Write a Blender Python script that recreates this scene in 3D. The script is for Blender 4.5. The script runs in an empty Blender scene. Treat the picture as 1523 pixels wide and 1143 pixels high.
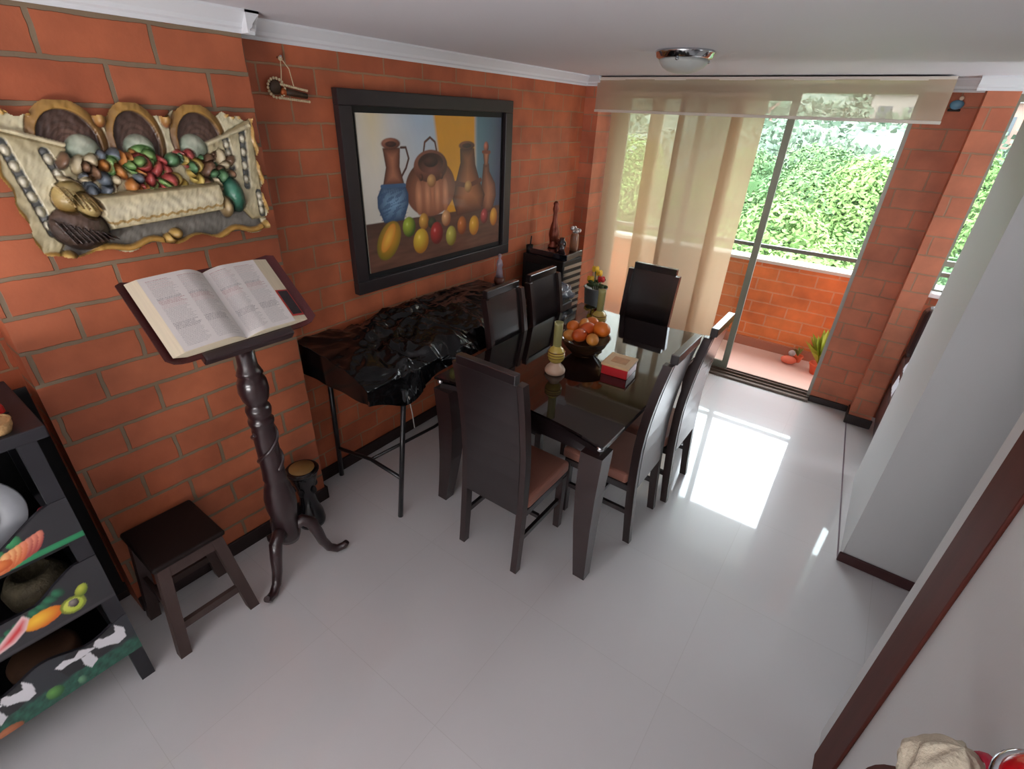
import bpy, bmesh, math, random
import numpy as np
from mathutils import Vector, Matrix, noise

random.seed(7)
rng = np.random.default_rng(7)
S = bpy.context.scene
COL = S.collection
PI = math.pi

# ---------------------------------------------------------------- camera
cam_d = bpy.data.cameras.new('camera')
cam = bpy.data.objects.new('camera', cam_d)
COL.objects.link(cam)
YAW, PITCH, ROLL, FPX = -0.61302, -0.50072, 0.04447, 733.45
_ca, _sa, _cb, _sb = math.cos(YAW), math.sin(YAW), math.cos(PITCH), math.sin(PITCH)
_f = Vector((_sa * _cb, _ca * _cb, _sb))
_r = Vector((_ca, -_sa, 0))
_u = _r.cross(_f)
_r2 = _r * math.cos(ROLL) + _u * math.sin(ROLL)
_u2 = -_r * math.sin(ROLL) + _u * math.cos(ROLL)
M = Matrix((_r2, _u2, -_f)).transposed().to_4x4()
M.translation = Vector((2.26, 0.0, 2.0))
cam.matrix_world = M
cam_d.sensor_fit = 'HORIZONTAL'
cam_d.sensor_width = 36.0
cam_d.lens = FPX / 1523 * 36.0
cam_d.clip_start = 0.02
cam_d.clip_end = 600
S.camera = cam

# ---------------------------------------------------------------- world, light, exposure
S.view_settings.view_transform = 'Standard'
S.view_settings.look = 'None'
S.view_settings.gamma = 1
S.view_settings.use_curve_mapping = False
S.view_settings.exposure = 0.52
S.cycles.use_denoising = True
S.cycles.max_bounces = 8
S.cycles.transparent_max_bounces = 12
S.cycles.sample_clamp_indirect = 6
world = bpy.data.worlds.new('overcast_sky')
S.world = world
world.use_nodes = True
wn = world.node_tree
wn.nodes.clear()
w_out = wn.nodes.new('ShaderNodeOutputWorld')
w_bg = wn.nodes.new('ShaderNodeBackground')
w_bg.inputs['Color'].default_value = (0.86, 0.94, 1.0, 1)
w_bg.inputs['Strength'].default_value = 9.0
wn.links.new(w_bg.outputs[0], w_out.inputs[0])

def sun(name, direction, energy, angle, color):
    l = bpy.data.lights.new(name, 'SUN')
    l.energy = energy; l.angle = angle; l.color = color
    o = bpy.data.objects.new(name, l); COL.objects.link(o)
    o.rotation_euler = Vector(direction).to_track_quat('-Z', 'Y').to_euler()
    return o

def area(name, loc, direction, sx, sy, energy, color=(1, 1, 1)):
    l = bpy.data.lights.new(name, 'AREA')
    l.shape = 'RECTANGLE'; l.size = sx; l.size_y = sy; l.energy = energy; l.color = color
    o = bpy.data.objects.new(name, l); COL.objects.link(o)
    o.location = loc
    o.rotation_euler = Vector(direction).to_track_quat('-Z', 'Y').to_euler()
    return o

sun('sun', (0.35, 0.75, -0.9), 2.2, 0.3, (1, 0.97, 0.9))
# daylight reaching the room through its openings
for nm_, lc_, sx_, sz_ in (('portal_balcony_door', (1.17, 4.56, 1.1), 2.05, 2.1), ('portal_living_window', (3.62, 4.58, 1.56), 1.95, 1.1)):
    area(nm_, lc_, (0, -1, 0), sx_, sz_, 1).data.cycles.is_portal = True     # guides sampling of the sky, gives no light itself
# fill lamps added on the stairwell, hall and living-room sides to brighten the room
area('fill_stairwell', (1.9, -1.7, 0.7), (-0.15, 0.25, 1.0), 1.3, 0.8, 54, (1.0, 0.97, 0.97))  # added upward fill that lifts the ceiling
area('fill_hall', (5.0, 2.0, 1.5), (-1.0, -0.25, 0.5), 0.8, 1.0, 4, (0.95, 0.97, 1.0))  # weak added fill, no window behind it
area('fill_living_room', (5.0, 3.9, 1.5), (-1.0, 0.05, 0.4), 0.7, 1.3, 34, (0.93, 0.96, 1.0))  # added fill that lightens the brick pier

# ---------------------------------------------------------------- colours and materials
def lin(c):
    return tuple(((v / 255.0) / 12.92 if v / 255.0 <= 0.04045 else ((v / 255.0 + 0.055) / 1.055) ** 2.4) for v in c)

MATS = {}
def mat(name, rgb, rough=0.5, metal=0.0, coat=0.0, var=0.0, scale=12.0, bump=0.0, bscale=60.0, stretch=None, spec=0.5, trans=0.0, ior=1.45, coat_rough=0.05, linear=False):
    if name in MATS: return MATS[name]
    m = bpy.data.materials.new(name); m.use_nodes = True
    nt = m.node_tree; b = nt.nodes['Principled BSDF']
    c = rgb if linear else lin(rgb)
    b.inputs['Base Color'].default_value = (*c, 1)
    b.inputs['Roughness'].default_value = rough
    b.inputs['Metallic'].default_value = metal
    b.inputs['Coat Weight'].default_value = coat
    b.inputs['Coat Roughness'].default_value = coat_rough
    b.inputs['Specular IOR Level'].default_value = spec
    b.inputs['IOR'].default_value = ior
    b.inputs['Transmission Weight'].default_value = trans
    tc = nt.nodes.new('ShaderNodeTexCoord')
    mp = nt.nodes.new('ShaderNodeMapping')
    nt.links.new(tc.outputs['Object'], mp.inputs['Vector'])
    if stretch: mp.inputs['Scale'].default_value = stretch
    if var > 0:
        n = nt.nodes.new('ShaderNodeTexNoise'); n.inputs['Scale'].default_value = scale
        n.inputs['Detail'].default_value = 5
        nt.links.new(mp.outputs[0], n.inputs['Vector'])
        mix = nt.nodes.new('ShaderNodeMix'); mix.data_type = 'RGBA'
        mix.inputs['A'].default_value = (*[v * (1 - var) for v in c], 1)
        mix.inputs['B'].default_value = (*[min(1, v * (1 + var)) for v in c], 1)
        nt.links.new(n.outputs['Fac'], mix.inputs['Factor'])
        nt.links.new(mix.outputs['Result'], b.inputs['Base Color'])
    if bump > 0:
        n2 = nt.nodes.new('ShaderNodeTexNoise'); n2.inputs['Scale'].default_value = bscale
        n2.inputs['Detail'].default_value = 4
        nt.links.new(mp.outputs[0], n2.inputs['Vector'])
        bp = nt.nodes.new('ShaderNodeBump'); bp.inputs['Strength'].default_value = bump
        bp.inputs['Distance'].default_value = 0.01
        nt.links.new(n2.outputs['Fac'], bp.inputs['Height'])
        nt.links.new(bp.outputs[0], b.inputs['Normal'])
    MATS[name] = m
    return m

def vcol_mat(name, rough=0.5, coat=0.0, bump=0.0, spec=0.5):
    m = bpy.data.materials.new(name); m.use_nodes = True
    nt = m.node_tree; b = nt.nodes['Principled BSDF']
    a = nt.nodes.new('ShaderNodeAttribute'); a.attribute_name = 'paint'
    nt.links.new(a.outputs['Color'], b.inputs['Base Color'])
    b.inputs['Roughness'].default_value = rough
    b.inputs['Coat Weight'].default_value = coat
    b.inputs['Specular IOR Level'].default_value = spec
    if bump:
        n2 = nt.nodes.new('ShaderNodeTexNoise'); n2.inputs['Scale'].default_value = 250
        bp = nt.nodes.new('ShaderNodeBump'); bp.inputs['Strength'].default_value = bump
        bp.inputs['Distance'].default_value = 0.002
        nt.links.new(n2.outputs['Fac'], bp.inputs['Height'])
        nt.links.new(bp.outputs[0], b.inputs['Normal'])
    return m

def brick_mat(name, plane, width, row, ox, oz, c1, c2, cm, mortar=0.012, gloss=0.55, coat=0.0):
    """plane 'YZ' or 'XZ': brick courses run along Y or X, rows climb Z."""
    m = bpy.data.materials.new(name); m.use_nodes = True
    nt = m.node_tree; b = nt.nodes['Principled BSDF']; L = nt.links.new
    tc = nt.nodes.new('ShaderNodeTexCoord')
    sp = nt.nodes.new('ShaderNodeSeparateXYZ'); cb = nt.nodes.new('ShaderNodeCombineXYZ')
    L(tc.outputs['Object'], sp.inputs[0])
    ad1 = nt.nodes.new('ShaderNodeMath'); ad1.operation = 'ADD'; ad1.inputs[1].default_value = -ox + 40 * width
    ad2 = nt.nodes.new('ShaderNodeMath'); ad2.operation = 'ADD'; ad2.inputs[1].default_value = -oz + 40 * row
    L(sp.outputs['Y' if plane == 'YZ' else 'X'], ad1.inputs[0]); L(sp.outputs['Z'], ad2.inputs[0])
    L(ad1.outputs[0], cb.inputs['X']); L(ad2.outputs[0], cb.inputs['Y'])
    wob = nt.nodes.new('ShaderNodeTexNoise'); wob.inputs['Scale'].default_value = 14; wob.inputs['Detail'].default_value = 4
    L(tc.outputs['Object'], wob.inputs['Vector'])
    sc = nt.nodes.new('ShaderNodeVectorMath'); sc.operation = 'MULTIPLY_ADD'
    sc.inputs[1].default_value = (0.012, 0.012, 0.0); sc.inputs[2].default_value = (-0.006, -0.006, 0)
    L(wob.outputs['Color'], sc.inputs[0])
    av = nt.nodes.new('ShaderNodeVectorMath'); av.operation = 'ADD'
    L(cb.outputs[0], av.inputs[0]); L(sc.outputs[0], av.inputs[1])
    br = nt.nodes.new('ShaderNodeTexBrick')
    br.offset = 0.5; br.squash = 1.0
    br.inputs['Scale'].default_value = 1.0
    br.inputs['Brick Width'].default_value = width
    br.inputs['Row Height'].default_value = row
    br.inputs['Mortar Size'].default_value = mortar / 2
    br.inputs['Mortar Smooth'].default_value = 0.25
    br.inputs['Bias'].default_value = 0.0
    br.inputs['Color1'].default_value = (*lin(c1), 1)
    br.inputs['Color2'].default_value = (*lin(c2), 1)
    br.inputs['Mortar'].default_value = (*lin(cm), 1)
    L(av.outputs[0], br.inputs['Vector'])
    n = nt.nodes.new('ShaderNodeTexNoise'); n.inputs['Scale'].default_value = 5; n.inputs['Detail'].default_value = 6
    L(tc.outputs['Object'], n.inputs['Vector'])
    mr = nt.nodes.new('ShaderNodeMapRange'); mr.inputs['From Min'].default_value = 0.3; mr.inputs['From Max'].default_value = 0.7
    mr.inputs['To Min'].default_value = 0.78; mr.inputs['To Max'].default_value = 1.2
    L(n.outputs['Fac'], mr.inputs['Value'])
    mul = nt.nodes.new('ShaderNodeVectorMath'); mul.operation = 'SCALE'
    L(br.outputs['Color'], mul.inputs[0]); L(mr.outputs[0], mul.inputs['Scale'])
    L(mul.outputs[0], b.inputs['Base Color'])
    b.inputs['Roughness'].default_value = gloss
    b.inputs['Coat Weight'].default_value = coat
    b.inputs['Coat Roughness'].default_value = 0.35
    h = nt.nodes.new('ShaderNodeMath'); h.operation = 'SUBTRACT'; h.inputs[0].default_value = 1.0
    L(br.outputs['Fac'], h.inputs[1])
    n3 = nt.nodes.new('ShaderNodeTexNoise'); n3.inputs['Scale'].default_value = 90; n3.inputs['Detail'].default_value = 3
    L(tc.outputs['Object'], n3.inputs['Vector'])
    ma = nt.nodes.new('ShaderNodeMath'); ma.operation = 'MULTIPLY_ADD'; ma.inputs[1].default_value = 0.12
    L(n3.outputs['Fac'], ma.inputs[0]); L(h.outputs[0], ma.inputs[2])
    bp = nt.nodes.new('ShaderNodeBump'); bp.inputs['Strength'].default_value = 0.75; bp.inputs['Distance'].default_value = 0.006
    L(ma.outputs[0], bp.inputs['Height']); L(bp.outputs[0], b.inputs['Normal'])
    return m

def fabric_sheer(name, rgb, see):
    m = bpy.data.materials.new(name); m.use_nodes = True
    nt = m.node_tree; nt.nodes.clear(); L = nt.links.new
    o = nt.nodes.new('ShaderNodeOutputMaterial')
    d = nt.nodes.new('ShaderNodeBsdfDiffuse'); t = nt.nodes.new('ShaderNodeBsdfTranslucent'); tr = nt.nodes.new('ShaderNodeBsdfTransparent')
    n = nt.nodes.new('ShaderNodeTexNoise'); n.inputs['Scale'].default_value = 3.0; n.inputs['Detail'].default_value = 6
    tc = nt.nodes.new('ShaderNodeTexCoord'); L(tc.outputs['Object'], n.inputs['Vector'])
    mixc = nt.nodes.new('ShaderNodeMix'); mixc.data_type = 'RGBA'
    c = lin(rgb)
    mixc.inputs['A'].default_value = (*[v * 0.92 for v in c], 1); mixc.inputs['B'].default_value = (*[min(1, v * 1.08) for v in c], 1)
    L(n.outputs['Fac'], mixc.inputs['Factor'])
    L(mixc.outputs['Result'], d.inputs['Color']); L(mixc.outputs['Result'], t.inputs['Color'])
    tr.inputs['Color'].default_value = (0.97, 0.94, 0.88, 1)
    m1 = nt.nodes.new('ShaderNodeMixShader'); m1.inputs[0].default_value = 0.5
    L(d.outputs[0], m1.inputs[1]); L(t.outputs[0], m1.inputs[2])
    m2 = nt.nodes.new('ShaderNodeMixShader'); m2.inputs[0].default_value = see
    L(m1.outputs[0], m2.inputs[1]); L(tr.outputs[0], m2.inputs[2])
    L(m2.outputs[0], o.inputs[0])
    return m

def pane_mat(name, tint=(0.93, 0.97, 0.96)):
    m = bpy.data.materials.new(name); m.use_nodes = True
    nt = m.node_tree; nt.nodes.clear(); L = nt.links.new
    o = nt.nodes.new('ShaderNodeOutputMaterial')
    g = nt.nodes.new('ShaderNodeBsdfGlossy'); g.inputs['Roughness'].default_value = 0.02
    tr = nt.nodes.new('ShaderNodeBsdfTransparent'); tr.inputs['Color'].default_value = (*tint, 1)
    fr = nt.nodes.new('ShaderNodeFresnel'); fr.inputs['IOR'].default_value = 1.45
    mx = nt.nodes.new('ShaderNodeMixShader')
    L(fr.outputs[0], mx.inputs[0]); L(tr.outputs[0], mx.inputs[1]); L(g.outputs[0], mx.inputs[2]); L(mx.outputs[0], o.inputs[0])
    return m

WOOD = mat('espresso_wood', (26, 17, 19), rough=0.35, coat=1.0, var=0.35, scale=9, stretch=(1, 1, 0.15), coat_rough=0.16)
WOOD_RED = mat('espresso_wood_red', (38, 21, 20), rough=0.38, coat=0.8, var=0.35, scale=9, stretch=(1, 1, 0.15), coat_rough=0.18)
LECT = mat('lectern_wood', (44, 26, 28), rough=0.28, coat=0.6, var=0.3, scale=14, coat_rough=0.12)
STOOLW = mat('stool_wood', (66, 50, 46), rough=0.5, var=0.35, scale=16, stretch=(1, 1, 0.2), bump=0.1)
STOOLS = mat('stool_seat', (26, 17, 15), rough=0.55, var=0.3, scale=10, spec=0.25)
LEATHER = mat('tan_leather', (158, 106, 90), rough=0.42, var=0.15, scale=8, bump=0.15, bscale=180)
BLACK = mat('black_paint', (18, 17, 19), rough=0.45, var=0.2, scale=10)
BLACKM = mat('black_metal', (20, 20, 22), rough=0.32, coat=0.3)
CHROME = mat('chrome', (200, 202, 205), rough=0.12, metal=1)
ALU = mat('aluminium_frame', (150, 148, 140), rough=0.4, metal=0.4, var=0.06)
ALU_D = mat('aluminium_mullion', (138, 142, 130), rough=0.45, metal=0.3, var=0.06)
TRACK = mat('door_track', (112, 98, 88), rough=0.45, metal=0.3, var=0.12)
WHITE_W = mat('white_wall_paint', (206, 208, 208), rough=0.6, var=0.015, scale=3, bump=0.04, bscale=120)
CEIL_M = mat('ceiling_paint', (224, 224, 230), rough=0.7, var=0.015, scale=2, bump=0.03, bscale=100)
MOULD = mat('cornice_paint', (226, 228, 232), rough=0.45)
BASEB = mat('baseboard_wood', (40, 26, 24), rough=0.4, var=0.25, scale=12, stretch=(1, 1, 4))
TRIMW = mat('mahogany_trim', (86, 42, 34), rough=0.6, coat=0.0, spec=0.2, var=0.35, scale=14, stretch=(1, 1, 0.12), coat_rough=0.15)
GLASS = mat('clear_glass', (235, 245, 240), rough=0.03, trans=1.0, ior=1.45)
PANE = pane_mat('window_glass')

BR_NEAR = brick_mat('brick_near', 'YZ', 0.31, 0.12, 0.72, 1.013 + 0.12, (168, 88, 56), (180, 101, 67), (130, 110, 88), mortar=0.016)
BR_REC = brick_mat('brick_recess', 'YZ', 0.27, 0.109, 1.433, 2.036, (170, 86, 54), (184, 99, 63), (158, 120, 90), mortar=0.010)
BR_BACK = brick_mat('brick_back', 'XZ', 0.29, 0.12, 2.40, 1.782, (188, 104, 74), (200, 118, 86), (168, 124, 96), mortar=0.010)
BR_BALC = brick_mat('brick_balcony', 'XZ', 0.33, 0.115, 1.6, 0.8, (196, 102, 48), (204, 114, 58), (196, 136, 100), mortar=0.014)

# ---------------------------------------------------------------- mesh builder
class G:
    def __init__(s):
        s.bm = bmesh.new()
    def box(s, a, b, bev=0.0, seg=2):
        x0, y0, z0 = a; x1, y1, z1 = b
        vs = [s.bm.verts.new(p) for p in ((x0, y0, z0), (x1, y0, z0), (x1, y1, z0), (x0, y1, z0), (x0, y0, z1), (x1, y0, z1), (x1, y1, z1), (x0, y1, z1))]
        fs = [s.bm.faces.new([vs[i] for i in q]) for q in ((3, 2, 1, 0), (4, 5, 6, 7), (0, 1, 5, 4), (1, 2, 6, 5), (2, 3, 7, 6), (3, 0, 4, 7))]
        if bev > 0:
            es = list({e for f in fs for e in f.edges})
            bmesh.ops.bevel(s.bm, geom=es, offset=bev, segments=seg, affect='EDGES', profile=0.5, clamp_overlap=True)
        return s
    def rects(s, secs, axis='z'):
        """loft of rectangles: (cx, cy, z, sx, sy)"""
        rings = []
        for cx, cy, z, sx, sy in secs:
            ring = []
            for dx, dy in ((-1, -1), (1, -1), (1, 1), (-1, 1)):
                ring.append(s.bm.verts.new((cx + dx * sx / 2, cy + dy * sy / 2, z)))
            rings.append(ring)
        for a, b in zip(rings, rings[1:]):
            for i in range(4):
                s.bm.faces.new((a[i], a[(i + 1) % 4], b[(i + 1) % 4], b[i]))
        s.bm.faces.new(rings[0][::-1]); s.bm.faces.new(rings[-1])
        return s
    def beam(s, p, q, w, h, up=(0, 0, 1)):
        p = Vector(p); q = Vector(q); d = (q - p).normalized(); up = Vector(up)
        if abs(d.dot(up)) > 0.98: up = Vector((0, 1, 0))
        r = d.cross(up).normalized(); u = r.cross(d)
        R = [[s.bm.verts.new(c + r * (i * w / 2) + u * (j * h / 2)) for i, j in ((-1, -1), (1, -1), (1, 1), (-1, 1))] for c in (p, q)]
        for i in range(4): s.bm.faces.new((R[0][i], R[0][(i + 1) % 4], R[1][(i + 1) % 4], R[1][i]))
        s.bm.faces.new(R[0][::-1]); s.bm.faces.new(R[1])
        return s
    def tube(s, pts, rad, n=12, cap=True):
        pts = [Vector(p) for p in pts]
        if not hasattr(rad, '__len__'): rad = [rad] * len(pts)
        rings = []; prev = None
        for i, p in enumerate(pts):
            d = (pts[min(i + 1, len(pts) - 1)] - pts[max(i - 1, 0)]).normalized()
            if prev is None:
                a = Vector((0, 0, 1)) if abs(d.z) < 0.9 else Vector((1, 0, 0))
                r = d.cross(a).normalized()
            else:
                r = (prev - d * prev.dot(d)).normalized()
            prev = r; u = d.cross(r)
            rings.append([s.bm.verts.new(p + (r * math.cos(2 * PI * k / n) + u * math.sin(2 * PI * k / n)) * rad[i]) for k in range(n)])
        for a, b in zip(rings, rings[1:]):
            for k in range(n):
                f = s.bm.faces.new((a[k], a[(k + 1) % n], b[(k + 1) % n], b[k])); f.smooth = True
        if cap:
            s.bm.faces.new(rings[0][::-1]); s.bm.faces.new(rings[-1])
        return s
    def lathe(s, prof, c=(0, 0, 0), n=32, sx=1.0, sy=1.0):
        rings = []
        for r, z in prof:
            if r < 1e-6: rings.append([s.bm.verts.new((c[0], c[1], c[2] + z))])
            else: rings.append([s.bm.verts.new((c[0] + sx * r * math.cos(2 * PI * k / n), c[1] + sy * r * math.sin(2 * PI * k / n), c[2] + z)) for k in range(n)])
        for a, b in zip(rings, rings[1:]):
            for k in range(n):
                if len(a) == 1 and len(b) == 1: continue
                if len(a) == 1: vs = (a[0], b[(k + 1) % n], b[k])
                elif len(b) == 1: vs = (a[k], a[(k + 1) % n], b[0])
                else: vs = (a[k], a[(k + 1) % n], b[(k + 1) % n], b[k])
                f = s.bm.faces.new(vs); f.smooth = True
        if len(rings[0]) > 1: s.bm.faces.new(rings[0][::-1])
        if len(rings[-1]) > 1: s.bm.faces.new(rings[-1])
        return s
    def ball(s, c, r, n=16, rot=None):
        if not hasattr(r, '__len__'): r = (r, r, r)
        mt = Matrix.Translation(c) @ (rot.to_4x4() if rot else Matrix.Identity(4)) @ Matrix.Diagonal((*r, 1))
        o = bmesh.ops.create_uvsphere(s.bm, u_segments=n, v_segments=max(6, n // 2 + 2), radius=1, matrix=mt)
        for v in o['verts']:
            for f in v.link_faces: f.smooth = True
        return s
    def prism(s, poly, o, U, V, N, t):
        """extrude a 2-D polygon standing in axes U,V by t along N"""
        o, U, V, N = Vector(o), Vector(U), Vector(V), Vector(N)
        a = [s.bm.verts.new(o + U * p[0] + V * p[1]) for p in poly]
        b = [s.bm.verts.new(o + U * p[0] + V * p[1] + N * t) for p in poly]
        k = len(poly)
        s.bm.faces.new(a[::-1]); s.bm.faces.new(b)
        for i in range(k): s.bm.faces.new((a[i], a[(i + 1) % k], b[(i + 1) % k], b[i]))
        return s
    def grid(s, fn, nu, nv, closed=False, smooth=True):
        vs = [[s.bm.verts.new(fn(i / (nu - 1), j / (nv - 1))) for i in range(nu)] for j in range(nv)]
        for j in range(nv - 1):
            for i in range(nu - 1):
                f = s.bm.faces.new((vs[j][i], vs[j][i + 1], vs[j + 1][i + 1], vs[j + 1][i])); f.smooth = smooth
        return s
    def done(s, name, m, parent=None, loc=None, rot=None, fixn=True):
        if fixn: bmesh.ops.recalc_face_normals(s.bm, faces=s.bm.faces)
        me = bpy.data.meshes.new(name); s.bm.to_mesh(me); s.bm.free()
        me.materials.append(m)
        o = bpy.data.objects.new(name, me); COL.objects.link(o)
        if parent is not None: o.parent = parent
        if loc: o.location = loc
        if rot: o.rotation_euler = rot
        return o

def tag(o, label, cat, group=None, kind=None):
    o['label'] = label; o['category'] = cat
    if group: o['group'] = group
    if kind: o['kind'] = kind
    return o

def thing(name, label, cat, loc=(0, 0, 0), rz=0.0, group=None, kind=None):
    o = bpy.data.objects.new(name, None); o.empty_display_size = 0.1
    COL.objects.link(o); o.location = loc; o.rotation_euler = (0, 0, rz)
    return tag(o, label, cat, group, kind)

def struct(o):
    o['kind'] = 'structure'
    return o

def dup(root, loc, rz, label=None, group=None):
    def rec(o, par):
        c = o.copy(); COL.objects.link(c)
        if par is not None:
            c.parent = par
        for ch in kids.get(o.name, []): rec(ch, c)
        return c
    kids = {}
    for o in bpy.data.objects:
        if o.parent: kids.setdefault(o.parent.name, []).append(o)
    r = rec(root, None)
    r.location = loc; r.rotation_euler = (0, 0, rz)
    if label: r['label'] = label
    if group: r['group'] = group
    return r

def paint_mesh(name, X, Y, Z, C, m, parent=None, mask=None):
    """grid mesh with painted colours; X,Y,Z (nv,nu) arrays, C (nv,nu,3)"""
    nv, nu = X.shape
    verts = np.stack([X, Y, Z], -1).reshape(-1, 3)
    idx = np.arange(nv * nu).reshape(nv, nu)
    q = np.stack([idx[:-1, :-1], idx[:-1, 1:], idx[1:, 1:], idx[1:, :-1]], -1)
    if mask is not None:
        keep = mask[:-1, :-1] & mask[:-1, 1:] & mask[1:, 1:] & mask[1:, :-1]
        q = q[keep]
    q = q.reshape(-1, 4)
    used = np.unique(q)
    remap = -np.ones(nv * nu, int); remap[used] = np.arange(len(used))
    me = bpy.data.meshes.new(name)
    me.from_pydata(verts[used].tolist(), [], remap[q].tolist())
    a = me.color_attributes.new('paint', 'FLOAT_COLOR', 'POINT')
    cc = np.ones((len(used), 4)); cc[:, :3] = C.reshape(-1, 3)[used]
    a.data.foreach_set('color', cc.ravel())
    me.polygons.foreach_set('use_smooth', [True] * len(me.polygons))
    me.materials.append(m)
    o = bpy.data.objects.new(name, me); COL.objects.link(o)
    if parent is not None: o.parent = parent
    return o

class Paint:
    """a picture painted in numbers on a u,v grid (aspect = width / height)"""
    def __init__(s, nu, nv, aspect, base):
        s.U, s.V = np.meshgrid(np.linspace(0, 1, nu), np.linspace(0, 1, nv))
        s.a = aspect
        s.C = np.zeros((nv, nu, 3)); s.C[:] = lin(base)
        s.H = np.zeros((nv, nu))
    def put(s, mask, rgb, h=None):
        mask = np.clip(mask, 0, 1)[..., None]
        rgb = np.asarray(rgb)
        s.C = s.C * (1 - mask) + rgb * mask
        if h is not None: s.H = s.H * (1 - mask[..., 0]) + h * mask[..., 0]
    def edge(s, d, soft=0.006): return np.clip(0.5 - d / soft, 0, 1)
    def ell(s, cx, cy, rx, ry, dark, light, rot=0.0, hl=(-0.3, 0.3), h=None, spec=0.0):
        x = (s.U - cx) * s.a; y = s.V - cy
        c, sn = math.cos(rot), math.sin(rot)
        p = (x * c + y * sn) / (rx * s.a); q = (-x * sn + y * c) / ry
        r = np.sqrt(p * p + q * q)
        t = np.clip(1 - np.sqrt((p - hl[0]) ** 2 + (q - hl[1]) ** 2) / 1.25, 0, 1)[..., None]
        col = np.array(lin(dark)) * (1 - t) + np.array(lin(light)) * t
        if spec:
            sp = np.clip(1 - np.sqrt((p - hl[0]) ** 2 + (q - hl[1]) ** 2) / 0.3, 0, 1)[..., None] ** 2
            col = col + sp * spec
        hh = None if h is None else h * np.sqrt(np.clip(1 - r * r, 0, 1))
        m = s.edge((r - 1) * min(rx * s.a, ry))
        s.put(m, col, hh)
    def poly(s, pts, rgb, dark=None, soft=0.006, h=None):
        """filled polygon; rounded look across when dark is given"""
        P = np.array(pts, float)
        inside = np.zeros(s.U.shape, bool); dist = np.full(s.U.shape, 9.0)
        n = len(P)
        for i in range(n):
            x0, y0 = P[i]; x1, y1 = P[(i + 1) % n]
            cond = ((y0 > s.V) != (y1 > s.V))
            with np.errstate(divide='ignore', invalid='ignore'):
                xi = (x1 - x0) * (s.V - y0) / ((y1 - y0) if y1 != y0 else 1e-9) + x0
            inside ^= cond & (s.U < xi)
            dx, dy = (x1 - x0) * s.a, y1 - y0
            t = np.clip((((s.U - x0) * s.a) * dx + (s.V - y0) * dy) / (dx * dx + dy * dy + 1e-12), 0, 1)
            dist = np.minimum(dist, np.hypot((s.U - x0) * s.a - t * dx, s.V - y0 - t * dy))
        sd = np.where(inside, -dist, dist)
        col = np.zeros(s.U.shape + (3,)); col[:] = lin(rgb)
        if dark is not None:
            w = dist[inside].max() if inside.any() else 1
            t = np.clip(dist / (w * 0.9), 0, 1)[..., None]
            col = np.array(lin(dark)) * (1 - t) + col * t
        s.put(s.edge(sd, soft), col, None if h is None else np.minimum(dist / 0.02, 1) * h)
        return sd
    def stroke(s, pts, w, rgb, h=None):
        d = np.full(s.U.shape, 9.0)
        for (x0, y0), (x1, y1) in zip(pts, pts[1:]):
            dx, dy = (x1 - x0) * s.a, y1 - y0
            t = np.clip((((s.U - x0) * s.a) * dx + (s.V - y0) * dy) / (dx * dx + dy * dy + 1e-12), 0, 1)
            d = np.minimum(d, np.hypot((s.U - x0) * s.a - t * dx, s.V - y0 - t * dy))
        s.put(s.edge(d - w, 0.004), np.array(lin(rgb)), None if h is None else h * np.sqrt(np.clip(1 - (d / (w * 1.3)) ** 2, 0, 1)))

def fbm(U, V, sx, sy, seed=0, octv=4):
    out = np.zeros(U.shape); r = np.random.default_rng(seed)
    amp = 1.0
    for o in range(octv):
        for k in range(4):
            an = r.uniform(0, 2 * PI); ph = r.uniform(0, 2 * PI); f = 2 ** o * r.uniform(0.7, 1.4)
            out += amp * 0.25 * np.sin(2 * PI * f * (math.cos(an) * U * sx + math.sin(an) * V * sy) + ph)
        amp *= 0.55
    return out

# ================================================================= THE ROOM
H = 2.29
XR = 5.2      # far right limit of the flat
YB = -2.3     # wall behind the camera
# floor: polished porcelain tiles
def tile_mat():
    m = bpy.data.materials.new('porcelain_tiles'); m.use_nodes = True
    nt = m.node_tree; b = nt.nodes['Principled BSDF']; L = nt.links.new
    tc = nt.nodes.new('ShaderNodeTexCoord')
    mp = nt.nodes.new('ShaderNodeMapping'); mp.inputs['Location'].default_value = (-0.86 + 0.64 * 20, -0.68 + 0.635 * 20, 0)
    L(tc.outputs['Object'], mp.inputs['Vector'])
    br = nt.nodes.new('ShaderNodeTexBrick'); br.offset = 0.0
    br.inputs['Scale'].default_value = 1; br.inputs['Brick Width'].default_value = 0.64; br.inputs['Row Height'].default_value = 0.635
    br.inputs['Mortar Size'].default_value = 0.0012; br.inputs['Mortar Smooth'].default_value = 0.3
    br.inputs['Color1'].default_value = (*lin((204, 202, 202)), 1); br.inputs['Color2'].default_value = (*lin((207, 205, 205)), 1)
    br.inputs['Mortar'].default_value = (*lin((194, 191, 190)), 1)
    L(mp.outputs[0], br.inputs['Vector'])
    n = nt.nodes.new('ShaderNodeTexNoise'); n.inputs['Scale'].default_value = 1.3; n.inputs['Detail'].default_value = 6
    L(tc.outputs['Object'], n.inputs['Vector'])
    mr = nt.nodes.new('ShaderNodeMapRange'); mr.inputs['To Min'].default_value = 0.96; mr.inputs['To Max'].default_value = 1.04
    L(n.outputs['Fac'], mr.inputs['Value'])
    mul = nt.nodes.new('ShaderNodeVectorMath'); mul.operation = 'SCALE'
    L(br.outputs['Color'], mul.inputs[0]); L(mr.outputs[0], mul.inputs['Scale']); L(mul.outputs[0], b.inputs['Base Color'])
    b.inputs['Roughness'].default_value = 0.3
    b.inputs['Coat Weight'].default_value = 0.85; b.inputs['Coat Roughness'].default_value = 0.035; b.inputs['Coat IOR'].default_value = 1.7
    return m
TILES = tile_mat()
struct(G().box((-0.3, YB - 0.1, -0.12), (XR + 0.1, 4.52, 0.0)).done('floor', TILES))
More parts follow.
